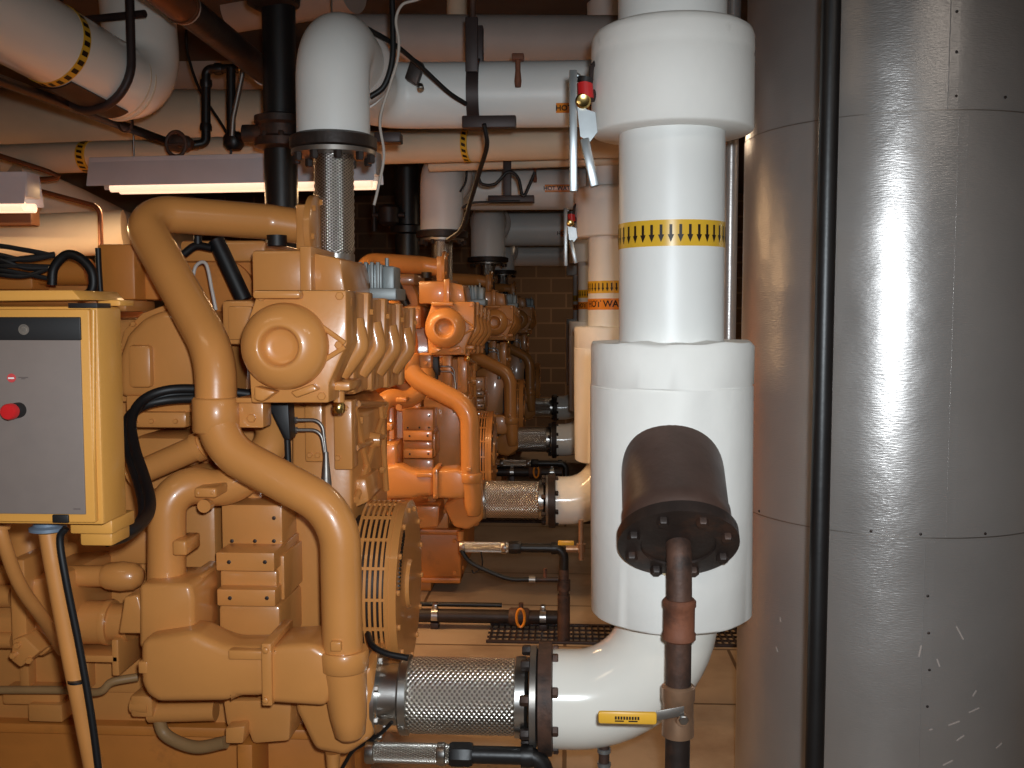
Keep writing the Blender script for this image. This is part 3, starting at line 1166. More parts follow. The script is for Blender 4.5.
# ------------------------------------------------------------------ strainer branch and drain
def make_strainer():
    fc = V((W(678, 541, 2.255).x, 2.255, W(678, 541, 2.255).z))
    ax = V((0, -1, -1)).normalized()
    root = thing('strainer', fc, 'dark iron capped branch sticking out of the front of the nearest riser', 'pipe fitting')
    b = MB()
    b.lathe([(-.36, .122), (-.075, .122), (-.07, .125), (-.03, .126), (-.022, .122), (-.012, .122)], fc, ax, 56)
    b.build('branch_pipe', 'cap_iron', root)
    b = MB()
    b.lathe([(-.022, .124), (-.018, .137), (.01, .137), (.012, .126), (.012, .085), (.007, .083), (.007, .001)], fc, ax, 56)
    b.build('blind_flange', 'dark_iron', root)
    _, bu, bw = basis(ax)
    for k in range(8):
        g = .39 + PI*k/4
        b = MB()
        b.bolt(fc + ax*.011 + (bu*math.cos(g) + bw*math.sin(g))*.112, ax, .014, .016)
        b.build('bolt', 'dark_iron', root)
    b = MB()
    # ragged insulation packed round the branch
    rr = random.Random(3)
    _, bu, bw = basis(ax)
    for k in range(150):
        g = 2*PI*k/150
        q = fc + (bu*math.cos(g) + bw*math.sin(g))*(.122 + rr.uniform(0, .003))
        ys = 2.54 - math.sqrt(max(.0, .2035**2 - (q.x - .272)**2))
        t = (q.y - ys)/.7071
        p = q + ax*t
        low = p.z < fc.z - .06
        if not low:
            continue
        z = rr.uniform(-.016, -.004) if low else rr.uniform(-.003, .003)
        w = rr.uniform(.004, .008) if low else rr.uniform(.0015, .0035)
        b.tube([p, p + V((rr.uniform(-.012, .012), -.002, z))], [w, w*.5], 6)
    b.build('packing', 'fuzz', root)
    return fc, ax


fc, ax = make_strainer()


def make_drain():
    x, Y = fc.x, 2.215
    p0 = fc + ax*.008
    root = thing('drain_pipe', (x, Y, 0), 'rusty drain pipe with a yellow valve lever, dropping from the capped branch to the floor', 'pipe')
    zz = lambda y: W(680, y, Y).z
    b = MB()
    top = V((x, Y, zz(562)))
    b.tube([p0, p0 + ax*.028, V((x, p0.y - .035, zz(600))), V((x, p0.y - .035, zz(690)))], .0285, 24, .06)
    b.build('nipple', 'rust_pipe', root)
    yy = p0.y - .035
    b = MB()
    b.lathe([(0, .033), (.004, .0375), (.016, .0375), (.02, .035), (.075, .035), (.079, .0375), (.09, .0375), (.095, .033)], (x, yy, zz(640)), (0, 0, 1), 28)
    b.build('coupling', 'rust', root)
    b = MB()
    zb = zz(736)
    b.lathe([(0, .03), (.003, .036), (.035, .036), (.042, .0345), (.08, .0345), (.086, .0375), (.115, .0375), (.12, .032)], (x, yy, zb), (0, 0, 1), 28)
    b.lathe([(0, .016), (.036, .016), (.04, .012), (.052, .012)], (x + .004, yy, zz(712)), (0, -1, 0), 20, 0)
    b.bolt((x + .006, yy - .052, zz(710)), (0, -1, 0), .011, .008, 1)
    v = b.build('ball_valve', ['brass', 'steel'], root)
    b = MB()
    s0, s1 = V((x + .008, yy - .048, W(680, 711, yy - .05).z)), W(656, 716, yy - .05)
    b.obox((s0 + s1)/2, (s0 - s1)/2, (0, .0015, 0), (0, 0, .011), .001, 1)
    a0, a1 = W(657, 717, yy - .05), W(598, 718, yy - .05)
    c = (a0 + a1)/2
    ln = abs(a0.x - a1.x)/2
    b.obox(c, (ln, 0, 0), (0, .006, 0), (0, 0, .0145), .006, 0)
    rr = random.Random(5)
    for k in range(9):
        b.obox(c + V((-.026 + .0062*k, -.0062, .001)), (.0021, 0, 0), (0, .0006, 0), (0, 0, .0035), 0, 2)
    for q in (-.018, .012):
        b.obox(c + V((q, -.0062, -.006)), (.01, 0, 0), (0, .0006, 0), (0, 0, .0014), 0, 2)
    b.build('lever', ['lever_yellow', 'steel_dull', 'ink'], v)
    b = MB()
    b.tube([V((x, yy, zb + .01)), V((x, yy, 0))], .028, 24)
    b.build('lower_pipe', 'dark_iron', root)


make_drain()
b = MB()
b.tube([W(604, 742, 2.5), W(604, 900, 2.5)], .014, 14, 0, 0)
for y in (752, 766):
    b.lathe([(0, .0175), (.01, .0175)], W(604, y, 2.5), (0, 0, 1), 16, 1)
tag(b.build('drain_stub', ['rust_pipe', 'zinc']), 'short drain stub hanging under the nearest white elbow', 'pipe')

# ------------------------------------------------------------------ tank
TC, TR = V((.984, 3.097, 0)), .44


def make_tank():
    root = thing('storage_tank', TC, 'tall silver clad tank on the right, brightly lit', 'tank')
    Z = (0, 0, 1)
    seams = [0, .95, 2.06, 3.09]
    for k in range(3):
        b = MB()
        r = TR + (.0015 if k == 1 else 0) - (.0 if k < 2 else .0008)
        b.lathe([(0, r - .004), (.0, r), (seams[k+1] - seams[k] + .006, r), (seams[k+1] - seams[k] + .006, r - .004)], TC + V((0, 0, seams[k])), Z, 160)
        b.build('cladding', 'tank_skin', root, 30, origin=TC)

    for z in seams[1:3]:
        b = MB()
        b.lathe([(0, TR), (0, TR + .0022), (.003, TR + .0022), (.003, TR)], TC + V((0, 0, z + .004)), Z, 160)
        b.build('seam_line', 'steel_dull', root)

    def ang(px):
        # angle on the tank front for a picture column
        d = ROT @ V(((px - 512)/FPX, 0, -1))
        d.z = 0
        d.normalize()
        o = V((0, 0, 0)) - TC
        bq = o.dot(d)
        cq = o.dot(o) - TR*TR
        t = -bq - math.sqrt(max(0, bq*bq - cq))
        h = d*t - TC
        return math.atan2(h.y, h.x)
    for px, z0, z1 in ((944, 2.066, 3.05), (935, .0, .945), (955, .957, 2.055)):
        a = ang(px)
        n = V((math.cos(a), math.sin(a), 0))
        t = V((-n.y, n.x, 0))
        c = TC + n*(TR + .001)
        b = MB()
        b.obox(c + V((0, 0, (z0+z1)/2)), t*.012, n*.0009, (0, 0, (z1-z0)/2))
        b.build('vertical_seam', 'tank_skin', root)
    for px, z in ((945, 2.31), (946, 2.21), (947, 2.1), (995, 2.1), (934, .8), (936, .7), (938, .6), (937, .5)):
        a = ang(px)
        n = V((math.cos(a), math.sin(a), 0))
        b = MB()
        b.lathe([(0, .0042), (.002, .0035), (.003, .001)], TC + n*(TR + .0012) + V((0, 0, z)), n, 10)
        b.build('rivet', 'dark_iron', root)
    for px in (762, 875, 925, 990):
        a = ang(px)
        n = V((math.cos(a), math.sin(a), 0))
        b = MB()
        b.lathe([(0, .0042), (.002, .0035), (.003, .001)], TC + n*(TR + .0012) + V((0, 0, .965)), n, 10)
        b.build('rivet', 'dark_iron', root)
    rr = random.Random(11)
    for px, py, dx, dy in ((968, 634, 8, 14), (928, 652, -2, 12), (947, 664, 3, 8), (985, 712, 12, -4), (1012, 748, 8, -4), (938, 732, 10, -3), (965, 725, 12, -4), (972, 740, 8, -5), (985, 695, 4, -6), (960, 765, 10, -5), (782, 650, 3, 5), (785, 620, 1, 5)):
        d = ROT @ V(((px - 512)/FPX, (384 - py)/FPX, -1))
        a = ang(px)
        h = TC + V((math.cos(a), math.sin(a), 0))*(TR + .0004)
        n = V((math.cos(a), math.sin(a), 0))
        tt = V((-n.y, n.x, 0))
        k = (h.x*h.x + h.y*h.y)**.5/(d.x*d.x + d.y*d.y)**.5
        z = EYE + d.z*k
        if z < .02:
            continue
        s = tt*(dx*.0026) + V((0, 0, -dy*.0026))
        b = MB()
        b.obox(h + V((0, 0, z)), s/2, n*.0003, n.cross(s.normalized())*.002)
        b.build('scratch', 'grey_jacket', root)
    for px in (764, 786):
        a = ang(px)
        n = V((math.cos(a), math.sin(a), 0))
        h = TC + n*(TR + .0005)
        b = MB()
        b.obox(h + V((0, 0, .1)), V((.006, 0, .03)), n*.0004, n.cross(V((.006, 0, .03)).normalized())*.002)
        b.build('scuff', 'dark_iron', root)


make_tank()
b = MB()
p, q = W(831.5, 0, 2.2), W(814.5, 768, 2.2)
b.cyl((p.x, 2.2, 0), (0, 0, 1), .0205, 3.1, 24)
tag(b.build('pipe', 'black'), 'slim black vertical pipe in front of the silver tank', 'pipe')
b = MB()
p = W(730, 250, 3.45)
b.tube([(p.x, 3.45, 3.1), (p.x, 3.45, 1.2), (p.x, 4.2, 1.2)], .024, 20, .1)
tag(b.build('pipe', 'tank_skin'), 'thin silver clad pipe between the nearest riser and the tank', 'pipe')


# ------------------------------------------------------------------ small drain lines from the engines
def drain_line(i, px0, px1, py, Y, label, zoff=0, foot=True):
    p0, p1 = W(px0, py, Y), W(px1, py, Y)
    p1.z = p0.z
    r = .022
    root = thing('drain_line', (p1.x, Y, 0), label, 'pipe', 'black drain lines')
    L_ = p1.x - p0.x
    b = MB()
    b.tube([p0 + V((L_*.52, 0, 0)), V((p1.x, Y, p0.z)), V((p1.x, Y, p0.z - .12))], r, 18, .045)
    b.lathe([(0, r*1.3), (.015, r*1.35), (.03, r*1.25)], V((p1.x - .06, Y, p0.z)), (1, 0, 0), 18)
    b.build('black_pipe', 'black', root)
    b = MB()
    b.tube([V((p1.x, Y, p0.z - .1)), V((p1.x, Y, p0.z - .25))], r*1.05, 18)
    b.tube([V((p1.x, Y, p0.z - .22)), V((p1.x, Y, 0))], r*1.35, 18)
    b.lathe([(0, r*1.4), (.05, r*1.4)], V((p1.x, Y, p0.z - .2)), (0, 0, 1), 18)
    b.build('down_pipe', 'rust_pipe', root)
    b = MB()
    b.lathe([(0, r*1.3), (.008, r*1.45), (.05, r*1.45), (.058, r*1.3)], p0 + V((L_*.47, 0, 0)), (1, 0, 0), 8)
    b.build('union', 'black', root)
    b = MB()
    b.lathe([(0, r*.9), (.006, r*1.15), (L_*.42, r*1.15), (L_*.45, r*.9)], p0 + V((.015, 0, 0)), (1, 0, 0), 24)
    b.build('steel_hose', 'braid_x', root, origin=p0)
    for q in (.0, .4):
        b = MB()
        b.lathe([(0, r*1.2), (.004, r*1.3), (.02, r*1.3), (.024, r*1.1)], p0 + V((L_*q, 0, 0)), (1, 0, 0), 18)
        b.build('ferrule', 'steel', root)
    return root, p0, p1


drain_line(0, 366, 545, 752, 2.44, 'black drain pipe with a steel hose below the nearest braided connector')
rt, p0, p1 = drain_line(1, 460, 564, 547, 4.62, 'black drain pipe with a steel hose running down beside the orange skid end')
b = MB()
b.tube([W(566, 549, 4.62), W(581, 549, 4.62)], .016, 14)
b.tube([W(581, 560, 4.62), W(581, 520, 4.62)], .012, 14)
b.lathe([(0, .02), (.04, .022)], W(581, 552, 4.62), (0, 0, 1), 14)
v = b.build('branch_valve', 'brass', rt)
b = MB()
b.pbox(558, 541, 574, 545.5, 4.57, 4.58, .003)
b.build('lever', 'lever_yellow', v)
b = MB()
b.tube(smooth([W(461, 550, 4.6), W(470, 562, 4.6), W(490, 572, 4.6), W(510, 579, 4.6), W(530, 579.5, 4.6)]), .011, 12, 0, 0)
b.tube([W(530, 579.5, 4.6), W(558, 579.5, 4.6)], .013, 12, 0, 1)
b.lathe([(0, .02), (.03, .02)], W(529, 579.5, 4.6), (1, 0, 0), 12, 2)
b.cyl(W(545, 579, 4.6), (0, 0, 1), .008, .05, 10, 0, 3)
b.tube(smooth([W(481, 552, 4.6), W(482, 566, 4.6), W(474, 573, 4.6), W(472, 570, 4.6)]), .004, 8, 0, 0)
b.build('sampling_hose', ['rubber', 'dark_iron', 'steel_dull', 'rust'], rt)
drain_line(2, 500, 566, 463, 7.6, 'small black drain pipe farther back, below the third connector')
b = MB()
b.pbox(548, 594, 576, 600, 4.95, 5.05, .004)
tag(b.build('base_plate', 'blue_grey'), 'small blue-grey steel foot behind the rusty down pipe on the floor', 'plate') if False else None


# pipe along the floor with clamps
def floor_pipe(Y, x0, x1, z, label, clamps):
    root = thing('floor_pipe', ((x0+x1)/2, Y, 0), label, 'pipe', 'pipes along the floor')
    b = MB()
    b.tube([(x0, Y, z), (x1, Y, z)], .034, 18)
    b.build('pipe_run', 'dark_iron', root)
    b = MB()
    b.tube([(x0, Y + .09, z + .03), (x1 - .3, Y + .09, z + .03)], .012, 12)
    b.build('thin_pipe', 'black', root)
    b = MB()
    b.lathe([(0, .038), (.01, .045), (.09, .045), (.1, .038)], (x1 - .26, Y, z), (1, 0, 0), 18)
    b.cyl((x1 - .2, Y, z + .04), (0, 0, 1), .012, .03, 10)
    v = b.build('ball_valve', 'rust_pipe', root)
    b = MB()
    pts = [V((x1 - .2 + .02*math.cos(a), Y - .05 + .0*a, z + .01 + .045*math.sin(a))) for a in [2*PI*k/16 for k in range(17)]]
    b.tube(pts, .007, 8, caps=False)
    b.build('valve_ring', 'tape_orange', v)
    for x in clamps:
        b = MB()
        b.strap([V((x, Y + math.cos(a)*.038, z + math.sin(a)*.038)) for a in [-.4 + (PI + .8)*k/14 for k in range(15)]], (1, 0, 0), .03, .004)
        b.box((x - .012, Y - .02, z + .034), (x + .012, Y + .02, z + .06), .004)
        c = b.build('clamp', 'steel', root)
        b = MB()
        b.box((x - .02, Y - .03, 0), (x + .02, Y + .03, max(.02, z - .03)), .003)
        b.build('support', 'bracket', c)
    return root


xa, xb = W(405, 612, 4.8).x, W(562, 612, 4.8).x
floor_pipe(4.8, xa, xb, .06, 'dark pipe lying along the floor with two silver clamps and an orange valve ring', (W(435, 612, 4.8).x, W(543, 612, 4.8).x))
xa, xb = W(490, 452, 10).x, W(562, 452, 10).x
floor_pipe(7.75, W(480, 460, 7.75).x, W(562, 460, 7.75).x, .3, 'dark pipe with silver clamps low between the second and third engines', (W(512, 458, 7.75).x, W(552, 458, 7.75).x))

# ------------------------------------------------------------------ exhaust pipes overhead
EX = W(333.5, 140, 2.93)


def make_exhaust(i, label, dx, Y, zaxis, r, xend, m):
    X0 = EX.x + dx
    zf = EX.z if i == 0 else EX.z - .06*min(i, 1)
    root = thing('exhaust_pipe', (X0, Y, zf), label, 'insulated pipe', 'white exhaust pipes')
    b = MB()
    b.tube([(X0, Y, zf), (X0, Y, zaxis + .04), (X0, Y + .27, zaxis + .03), (X0, Y + .34, zaxis)], r*.95, 36, .15, bn=12)
    b.build('rising_jacket', 'white', root, 60)
    b = MB()
    b.tube([(X0, Y + .3, zaxis), (X0, Y + .6, zaxis), (X0 + .3, Y + .6, zaxis), (xend, Y + .6, zaxis)], r*1.0, 40, .2, bn=12)
    b.build('run_jacket', m, root, 60)
    b = MB()
    b.lathe([(0, r*.9), (.0, r*1.1), (.008, r*1.16), (.03, r*1.16), (.04, r*1.0)], (X0, Y + .25, zaxis + .02), (0, 1, 0), 40)
    b.build('joint_ring', 'grey_jacket', root, 60)
    b = MB()
    b.lathe([(-.03, r*1.08), (-.026, r*1.13), (.004, r*1.13), (.012, r*1.0)], (X0, Y, zf), (0, 0, 1), 40)
    b.ring_bolts((X0, Y, zf - .044), (0, 0, -1), r*.98, 10, .012, .024)
    b.build('flange', 'dark_iron', root)
    t = thing('exhaust_bellows', (X0, Y, zf - .4), label.replace('exhaust pipe', 'bellows under the exhaust pipe'), 'bellows', 'exhaust bellows')
    b = MB()
    pr = [(0, .05)] + [(.02 + .28*k/28, .056 + (.003 if k % 2 else 0)) for k in range(29)] + [(.32, .05)]
    b.lathe(pr, (X0, Y, zf - .345), (0, 0, 1), 44)
    b.build('braided_sleeve', 'braid_z', t, 60, origin=(X0, Y, zf - .345))
    b = MB()
    b.lathe([(-.1, .05), (.0, .05), (.001, .058), (.028, .058), (.03, .05)], (X0, Y, zf - .36), (0, 0, 1), 36)
    b.build('collar', 'steel', t)
    b = MB()
    b.lathe([(0, .122), (.013, .122), (.014, .06)], (X0, Y, zf - .045), (0, 0, 1), 36)
    b.build('flange_plate', 'steel_dull', t)
    return root


ZH = 1.55 + .215*3.5
xr = lambda px, Y: W(px, 100, Y).x
make_exhaust(0, 'wide white exhaust pipe rising above the nearest engine and turning right', 0, 2.93, ZH, .112, xr(640, 3.5), 'white')
make_exhaust(1, 'white exhaust pipe rising above the second engine behind a dark column', W(442, 228, 5.6).x - EX.x, 5.6, ZH + .0, .127, xr(640, 6.2), 'white')
make_exhaust(2, 'short white exhaust pipe above the third engine', W(488, 250, 8.3).x - EX.x, 8.3, ZH - .02, .15, xr(640, 8.9), 'white')
make_exhaust(3, 'farthest white exhaust pipe, above the last engine', W(503, 262, 10.9).x - EX.x, 10.9, ZH - .1, .13, xr(640, 11.5), 'white')


def header(name, label, a, c, r, m, extra=None):
    root = thing(name, (W(*a) + W(*c))/2, label, 'insulated pipe')
    b = MB()
    b.tube([W(*a), W(*c)], r, 36)
    b.build('jacket', m, root)
    if extra:
        extra(root)
    return root


def band(root, px, py, Y, r, w, stripes, m='tape_yellow', d=(1, 0, 0)):
    d = V(d).normalized()
    c = W(px, py, Y)
    b = MB()
    b.lathe([(-w/2, r), (-w/2, r + .002), (w/2, r + .002), (w/2, r)], c, d, 40)
    a, u, v = basis(d)
    R = r + .0028
    n = stripes
    for k in range(n):
        g0, g1 = 2*PI*k/n, 2*PI*(k + .5)/n
        b.add([c + d*s*w*.32 + (u*math.cos(g) + v*math.sin(g))*R for s, g in ((-1, g0), (1, g0 + .1), (1, g1 + .1), (-1, g1))], [(0, 1, 2, 3)], 1)
    b.build('warning_tape', [m, 'ink'], root)


def h_label(root, px, py, Y, zc, r, w, h, text, ang):
    "printed label wrapped on the front of a pipe that runs left to right"
    c = W(px, py, Y)
    cy, cz = Y, zc
    b = MB()
    n = 6
    vs, fs = [], []
    for k in range(n + 1):
        a = ang + (k/n - .5)*h/r
        for s in (-1, 1):
            vs.append((c.x + s*w/2, cy - math.cos(a)*(r + .002), cz + math.sin(a)*(r + .002)))
    for k in range(n):
        fs.append((2*k, 2*k + 1, 2*k + 3, 2*k + 2))
    b.add(vs, fs, 0)
    tv, tf = text_mesh(text, h*.75)
    b.add([(c.x + v.x, cy - math.cos(ang + v.y/r)*(r + .003 + v.z), cz + math.sin(ang + v.y/r)*(r + .003 + v.z)) for v in tv], tf, 1)
    b.build('name_label', ['tape_orange', 'ink'], root)


for o in list(bpy.data.objects):
    if o.get('category') == 'insulated pipe' and o.name.startswith('exhaust_pipe'):
        if o.name == 'exhaust_pipe':
            h_label(o, 578, 114, 3.53, ZH, .112, .15, .035, 'HOT WATER', -.62)
        elif o.name == 'exhaust_pipe.001':
            h_label(o, 560, 192, 6.2, ZH, .127, .18, .045, 'HOT WATER', -.1)
        elif o.name == 'exhaust_pipe.002':
            h_label(o, 572, 234, 8.9, ZH - .02, .15, .2, .06, 'HOT WATER', -.35)

header('header_pipe', 'grey insulated header pipe just above the wide white exhaust run', (330, 40, 4.4), (640, 42, 4.4), .108, 'grey_jacket')
header('header_pipe', 'cream insulated pipe with striped tape, under the wide white exhaust run', (-40, 161, 5.25), (640, 139.5, 4.6), .078, 'cream',
       lambda r: (band(r, 468, 145, 4.735, .078, .03, 18, d=(1, -.2, 0)), band(r, 89, 157, 5.1, .078, .05, 18, d=(1, -.2, 0))))
header('header_pipe', 'large white insulated header in the upper left behind the striped pipe', (-120, 118, 5.6), (330, 122, 5.6), .17, 'cream')
header('header_pipe', 'dim orange pipe beneath the cream striped pipe', (430, 166, 5.2), (640, 158, 5.0), .03, 'cream')
header('header_pipe', 'grey insulated header at the top left behind the black valve', (150, 62, 6.4), (420, 60, 6.4), .2, 'grey_jacket')

# big pipe upper left
t = thing('insulated_pipe', W(60, 50, 3.5), 'large pale insulated pipe with striped tape, turning upward at the upper left', 'insulated pipe')
A, B_ = W(-110, -47, 2.85), W(146, 97, 3.95)
b = MB()
b.tube([A, B_, V((W(131, 0, 3.95).x, 3.95, 3.1))], .142, 44, [0, .16, 0], bn=14)
b.build('jacket', 'white_gloss', t, 60)
b = MB()
dirp = (B_ - A).normalized()
for k in (.86, .885):
    b.lathe([(0, .142), (.0, .1435), (.006, .1435), (.006, .142)], A + (B_ - A)*k, dirp, 44)
b.build('seam_band', 'cream', t)
cc = A + (B_ - A)*.56
b = MB()
d = dirp
b.lathe([(-.018, .142), (-.018, .144), (.018, .144), (.018, .142)], cc, d, 48)
_, u, v = basis(d)
for k in range(26):
    g0, g1 = 2*PI*k/26, 2*PI*(k + .5)/26
    b.add([cc + d*s*.013 + (u*math.cos(g) + v*math.sin(g))*.1448 for s, g in ((-1, g0), (1, g0), (1, g1), (-1, g1))], [(0, 1, 2, 3)], 1)
b.build('warning_tape', ['tape_yellow', 'ink'], t)
# its clevis hanger and saddle
hc = A + (B_ - A)*.745
t2 = thing('pipe_hanger', hc + V((0, 0, -.15)), 'dark strap hanger and saddle holding the large upper left pipe', 'pipe hanger', 'pipe hangers')
b = MB()
_, u, v = basis(d)
up = (V((0, 0, 1)) - d*d.z).normalized()
sd = d.cross(up).normalized()
pts = [hc + sd*math.sin(a)*.158 - up*math.cos(a)*.158 for a in [-PI*.55 + PI*1.1*k/20 for k in range(21)]]
pts = [pts[0] + V((0, 0, .4))] + pts + [pts[-1] + V((0, 0, .4))]
b.tube(pts, .016, 10)
b.build('strap', 'bracket', t2)
b = MB()
b.strap([hc - dirp*.04 + sd*math.sin(a)*.147 - up*math.cos(a)*.147 for a in [-.5 + 1.0*k/12 for k in range(13)]], dirp, .3, .006)
b.build('saddle', 'bracket', t2)
b = MB()
b.tube([hc + up*.19 - sd*.2, hc + up*.19 + sd*.2], .014, 10)
b.build('cross_bar', 'bracket', t2)

# black sprinkler line with valve
t = thing('sprinkler_pipe', W(205, 140, 4.65), 'thin black pipe with a rust coloured valve, left of the black column', 'pipe')
b = MB()
b.tube([W(-60, 58, 2.95), W(170, 143, 4.6)], .0195, 16)
b.tube([W(188, 146, 4.62), W(206, 143, 4.65), W(206, 69, 4.65), W(246, 68, 4.65)], .021, 16, .03)
for p, q in (((206, 131), (0, 0, 1)), ((206, 80), (0, 0, -1)), ((215, 69), (1, 0, 0))):
    b.lathe([(0, .027), (.02, .028), (.035, .024)], W(p[0], p[1], 4.65), q, 16)
b.build('pipe_run', 'black', t)
b = MB()
b.lathe([(0, .022), (.01, .036), (.06, .042), (.1, .036), (.12, .022)], W(167, 142, 4.58), (1, 0, -.1), 16)
hw = W(176, 144, 4.5)
b.tube([hw + V((math.cos(2*PI*k/20)*.045, 0, math.sin(2*PI*k/20)*.055)) for k in range(21)], .009, 8, caps=False)
b.tube([hw + V((-.04, 0, 0)), hw + V((.04, 0, 0))], .007, 8)
b.tube([hw, hw + V((0, .1, 0))], .01, 8)
b.build('gate_valve', 'rust_pipe', t)
for x in (195, 217, 240):
    b = MB()
    b.lathe([(0, .0235), (.012, .0235)], W(x, 145 if x < 200 else 68.5, 4.65), (1, 0, 0), 16)
    b.build('ring', 'zinc', t)

t = thing('drop_valve', W(234, 140, 4.5), 'black drop pipe with a slanting lever beside the dark column', 'pipe')
b = MB()
b.tube([W(231, 68, 4.5), W(231, 142, 4.5)], .02, 14)
b.lathe([(0, .03), (.02, .045), (.06, .045), (.08, .03)], W(234, 150, 4.5), (0, 0, 1), 16)
b.tube([W(236, 137, 4.5), W(252, 137, 4.4)], .022, 14)
b.tube([W(231, 150, 4.5), W(231, 166, 4.5)], .006, 8)
b.build('pipe_body', 'black', t)
b = MB()
b.tube([W(244, 66, 4.45), W(233, 118, 4.45), W(232, 136, 4.45)], .012, 10)
b.build('lever', 'steel_dull', t)

# hanger rod and clevis on the sprinkler line
t = thing('pipe_hanger', W(125, 126, 4.05), 'thin hanger rod with a loop round the black sprinkler pipe', 'pipe hanger', 'pipe hangers')
b = MB()
b.tube([W(124, 108, 4.05), V((W(130, 0, 4.05).x, 4.05, 3.1))], .006, 10)
b.build('rod', 'steel_dull', t)
b = MB()
c = W(125, 121, 4.05)
b.strap([c + V((math.cos(a)*.03, 0, math.sin(a)*.045)) for a in [2*PI*k/20 for k in range(21)]], (0, 1, 0), .02, .004)
b.build('loop', 'bracket', t)

# dark pipe along the ceiling
t = thing('dark_pipe', (-1.26, 3.5, 2.55), 'dark pipe with a shiny foil section, running back under the ceiling', 'pipe')
b = MB()
zq = W(217, 32, 3.6).z
b.tube([(-1.26, 3.3, zq), (-1.26, 4.7, zq)], .052, 24)
b.build('pipe_run', 'dark_iron', t)
b = MB()
b.tube([(-1.26, 2.3, zq), (-1.26, 3.28, zq)], .056, 24)
b.lathe([(0, .06), (.015, .06)], (-1.26, 3.28, zq), (0, 1, 0), 24)
b.build('foil_jacket', 'copper_dark', t)
for y_ in (3.29, 4.2):
    b = MB()
    b.lathe([(0, .0575), (.02, .0575)], (-1.26, y_, zq), (0, 1, 0), 24)
    b.build('strap_band', 'wire_white', t)

# dark columns
t = thing('black_column', (W(280, 100, 3.9).x, 3.9, 0), 'thick black vertical pipe with a coupling, left of the nearest exhaust pipe', 'pipe', 'black vertical pipes')
cx = W(280, 100, 3.9).x
b = MB()
b.cyl((cx, 3.9, 0), (0, 0, 1), .064, 3.1, 28)
b.build('pipe_run', 'black', t)
b = MB()
z0 = W(280, 150, 3.9).z
b.lathe([(0, .07), (.01, .1), (.04, .1), (.05, .085), (.09, .085), (.1, .1), (.125, .1), (.135, .07)], (cx, 3.9, z0), (0, 0, 1), 28)
b.ring_bolts((cx, 3.9, z0 + .04), (0, 0, 1), .09, 8, .012, .02)
b.tube([(cx - .14, 3.88, z0 + .06), (cx, 3.88, z0 + .06)], .035, 16)
b.build('coupling', 'dark_iron', t)
b = MB()
z1 = W(280, 10, 3.9).z
b.lathe([(0, .064), (.02, .1), (.1, .11), (.14, .09)], (cx - .02, 3.9, z1), (0, 0, 1), 24)
b.build('upper_coupling', 'dark_iron', t)
t = thing('black_column', (W(407, 200, 6.3).x, 6.3, 0), 'black vertical pipe with a small side valve, right of the nearest exhaust bellows', 'pipe', 'black vertical pipes')
cx = W(407, 200, 6.3).x
b = MB()
zt_ = W(407, 154, 6.3).z
b.cyl((cx, 6.3, 0), (0, 0, 1), .076, zt_, 24)
b.lathe([(0, .08), (.01, .105), (.05, .105), (.06, .08)], (cx, 6.3, zt_ - .5), (0, 0, 1), 24)
b.build('pipe_run', 'black', t)
b = MB()
b.box((cx - .09, 6.2, zt_ - .02), (cx + .07, 6.4, zt_ + .03), .004)
b.build('bracket_plate', 'bracket', t)
b = MB()
z2 = W(400, 215, 6.2).z
b.lathe([(0, .04), (.02, .065), (.11, .065), (.13, .04)], (cx - .1, 6.2, z2 - .065), (0, 0, 1), 16)
b.tube([(cx - .2, 6.2, z2), (cx, 6.2, z2)], .02, 12)
b.cyl((cx - .19, 6.2, z2 - .1), (0, 0, 1), .016, .18, 10)
b.build('side_valve', 'dark_iron', t)
b = MB()
b.box((W(374, 134, 3.2).x, 3.2, W(374, 142, 3.2).z), (W(400, 134, 3.2).x, 3.26, W(374, 132, 3.2).z), .004)
tag(b.build('channel', 'bracket'), 'short dark steel channel beside the flange of the nearest exhaust pipe', 'bracket')

# straight hanger with strut on the wide exhaust run
t = thing('pipe_hanger', W(474, 128, 3.4), 'dark strap hanger round the wide white exhaust run, with a stub of channel', 'pipe hanger', 'pipe hangers')
hx = W(473, 97, 3.45).x
b = MB()
b.strap([V((hx, 3.53 + math.cos(a)*.118, ZH + math.sin(a)*.118)) for a in [PI*.42 + (2*PI - PI*.0)*k/32 for k in range(33)]], (1, 0, 0), .042, .008)
b.box((hx - .021, 3.40, ZH + .05), (hx + .021, 3.42, ZH + .23), .003)
b.box((hx + .0, 3.5, ZH + .1), (hx + .03, 3.54, ZH + .23), .003)
b.build('strap', 'bracket', t)
b = MB()
b.tube([(hx, 3.45, ZH + .22), (hx, 3.45, 3.1)], .01, 10)
b.build('rod', 'rust_pipe', t)
b = MB()
b.box((hx - .03, 3.37, ZH - .14), (hx + .15, 3.41, ZH - .1), .004)
b.build('channel', 'bracket', t)

t = thing('pipe_support', W(508, 200, 5.0), 'dark inverted T support in front of the second exhaust run', 'pipe hanger', 'pipe hangers')
b = MB()
b.pbox(503, 156, 511, 198, 5.0, 5.04, .002)
b.build('post', 'bracket', t)
b = MB()
b.pbox(488, 195, 534, 202, 4.98, 5.06, .002)
b.build('foot', 'bracket', t)

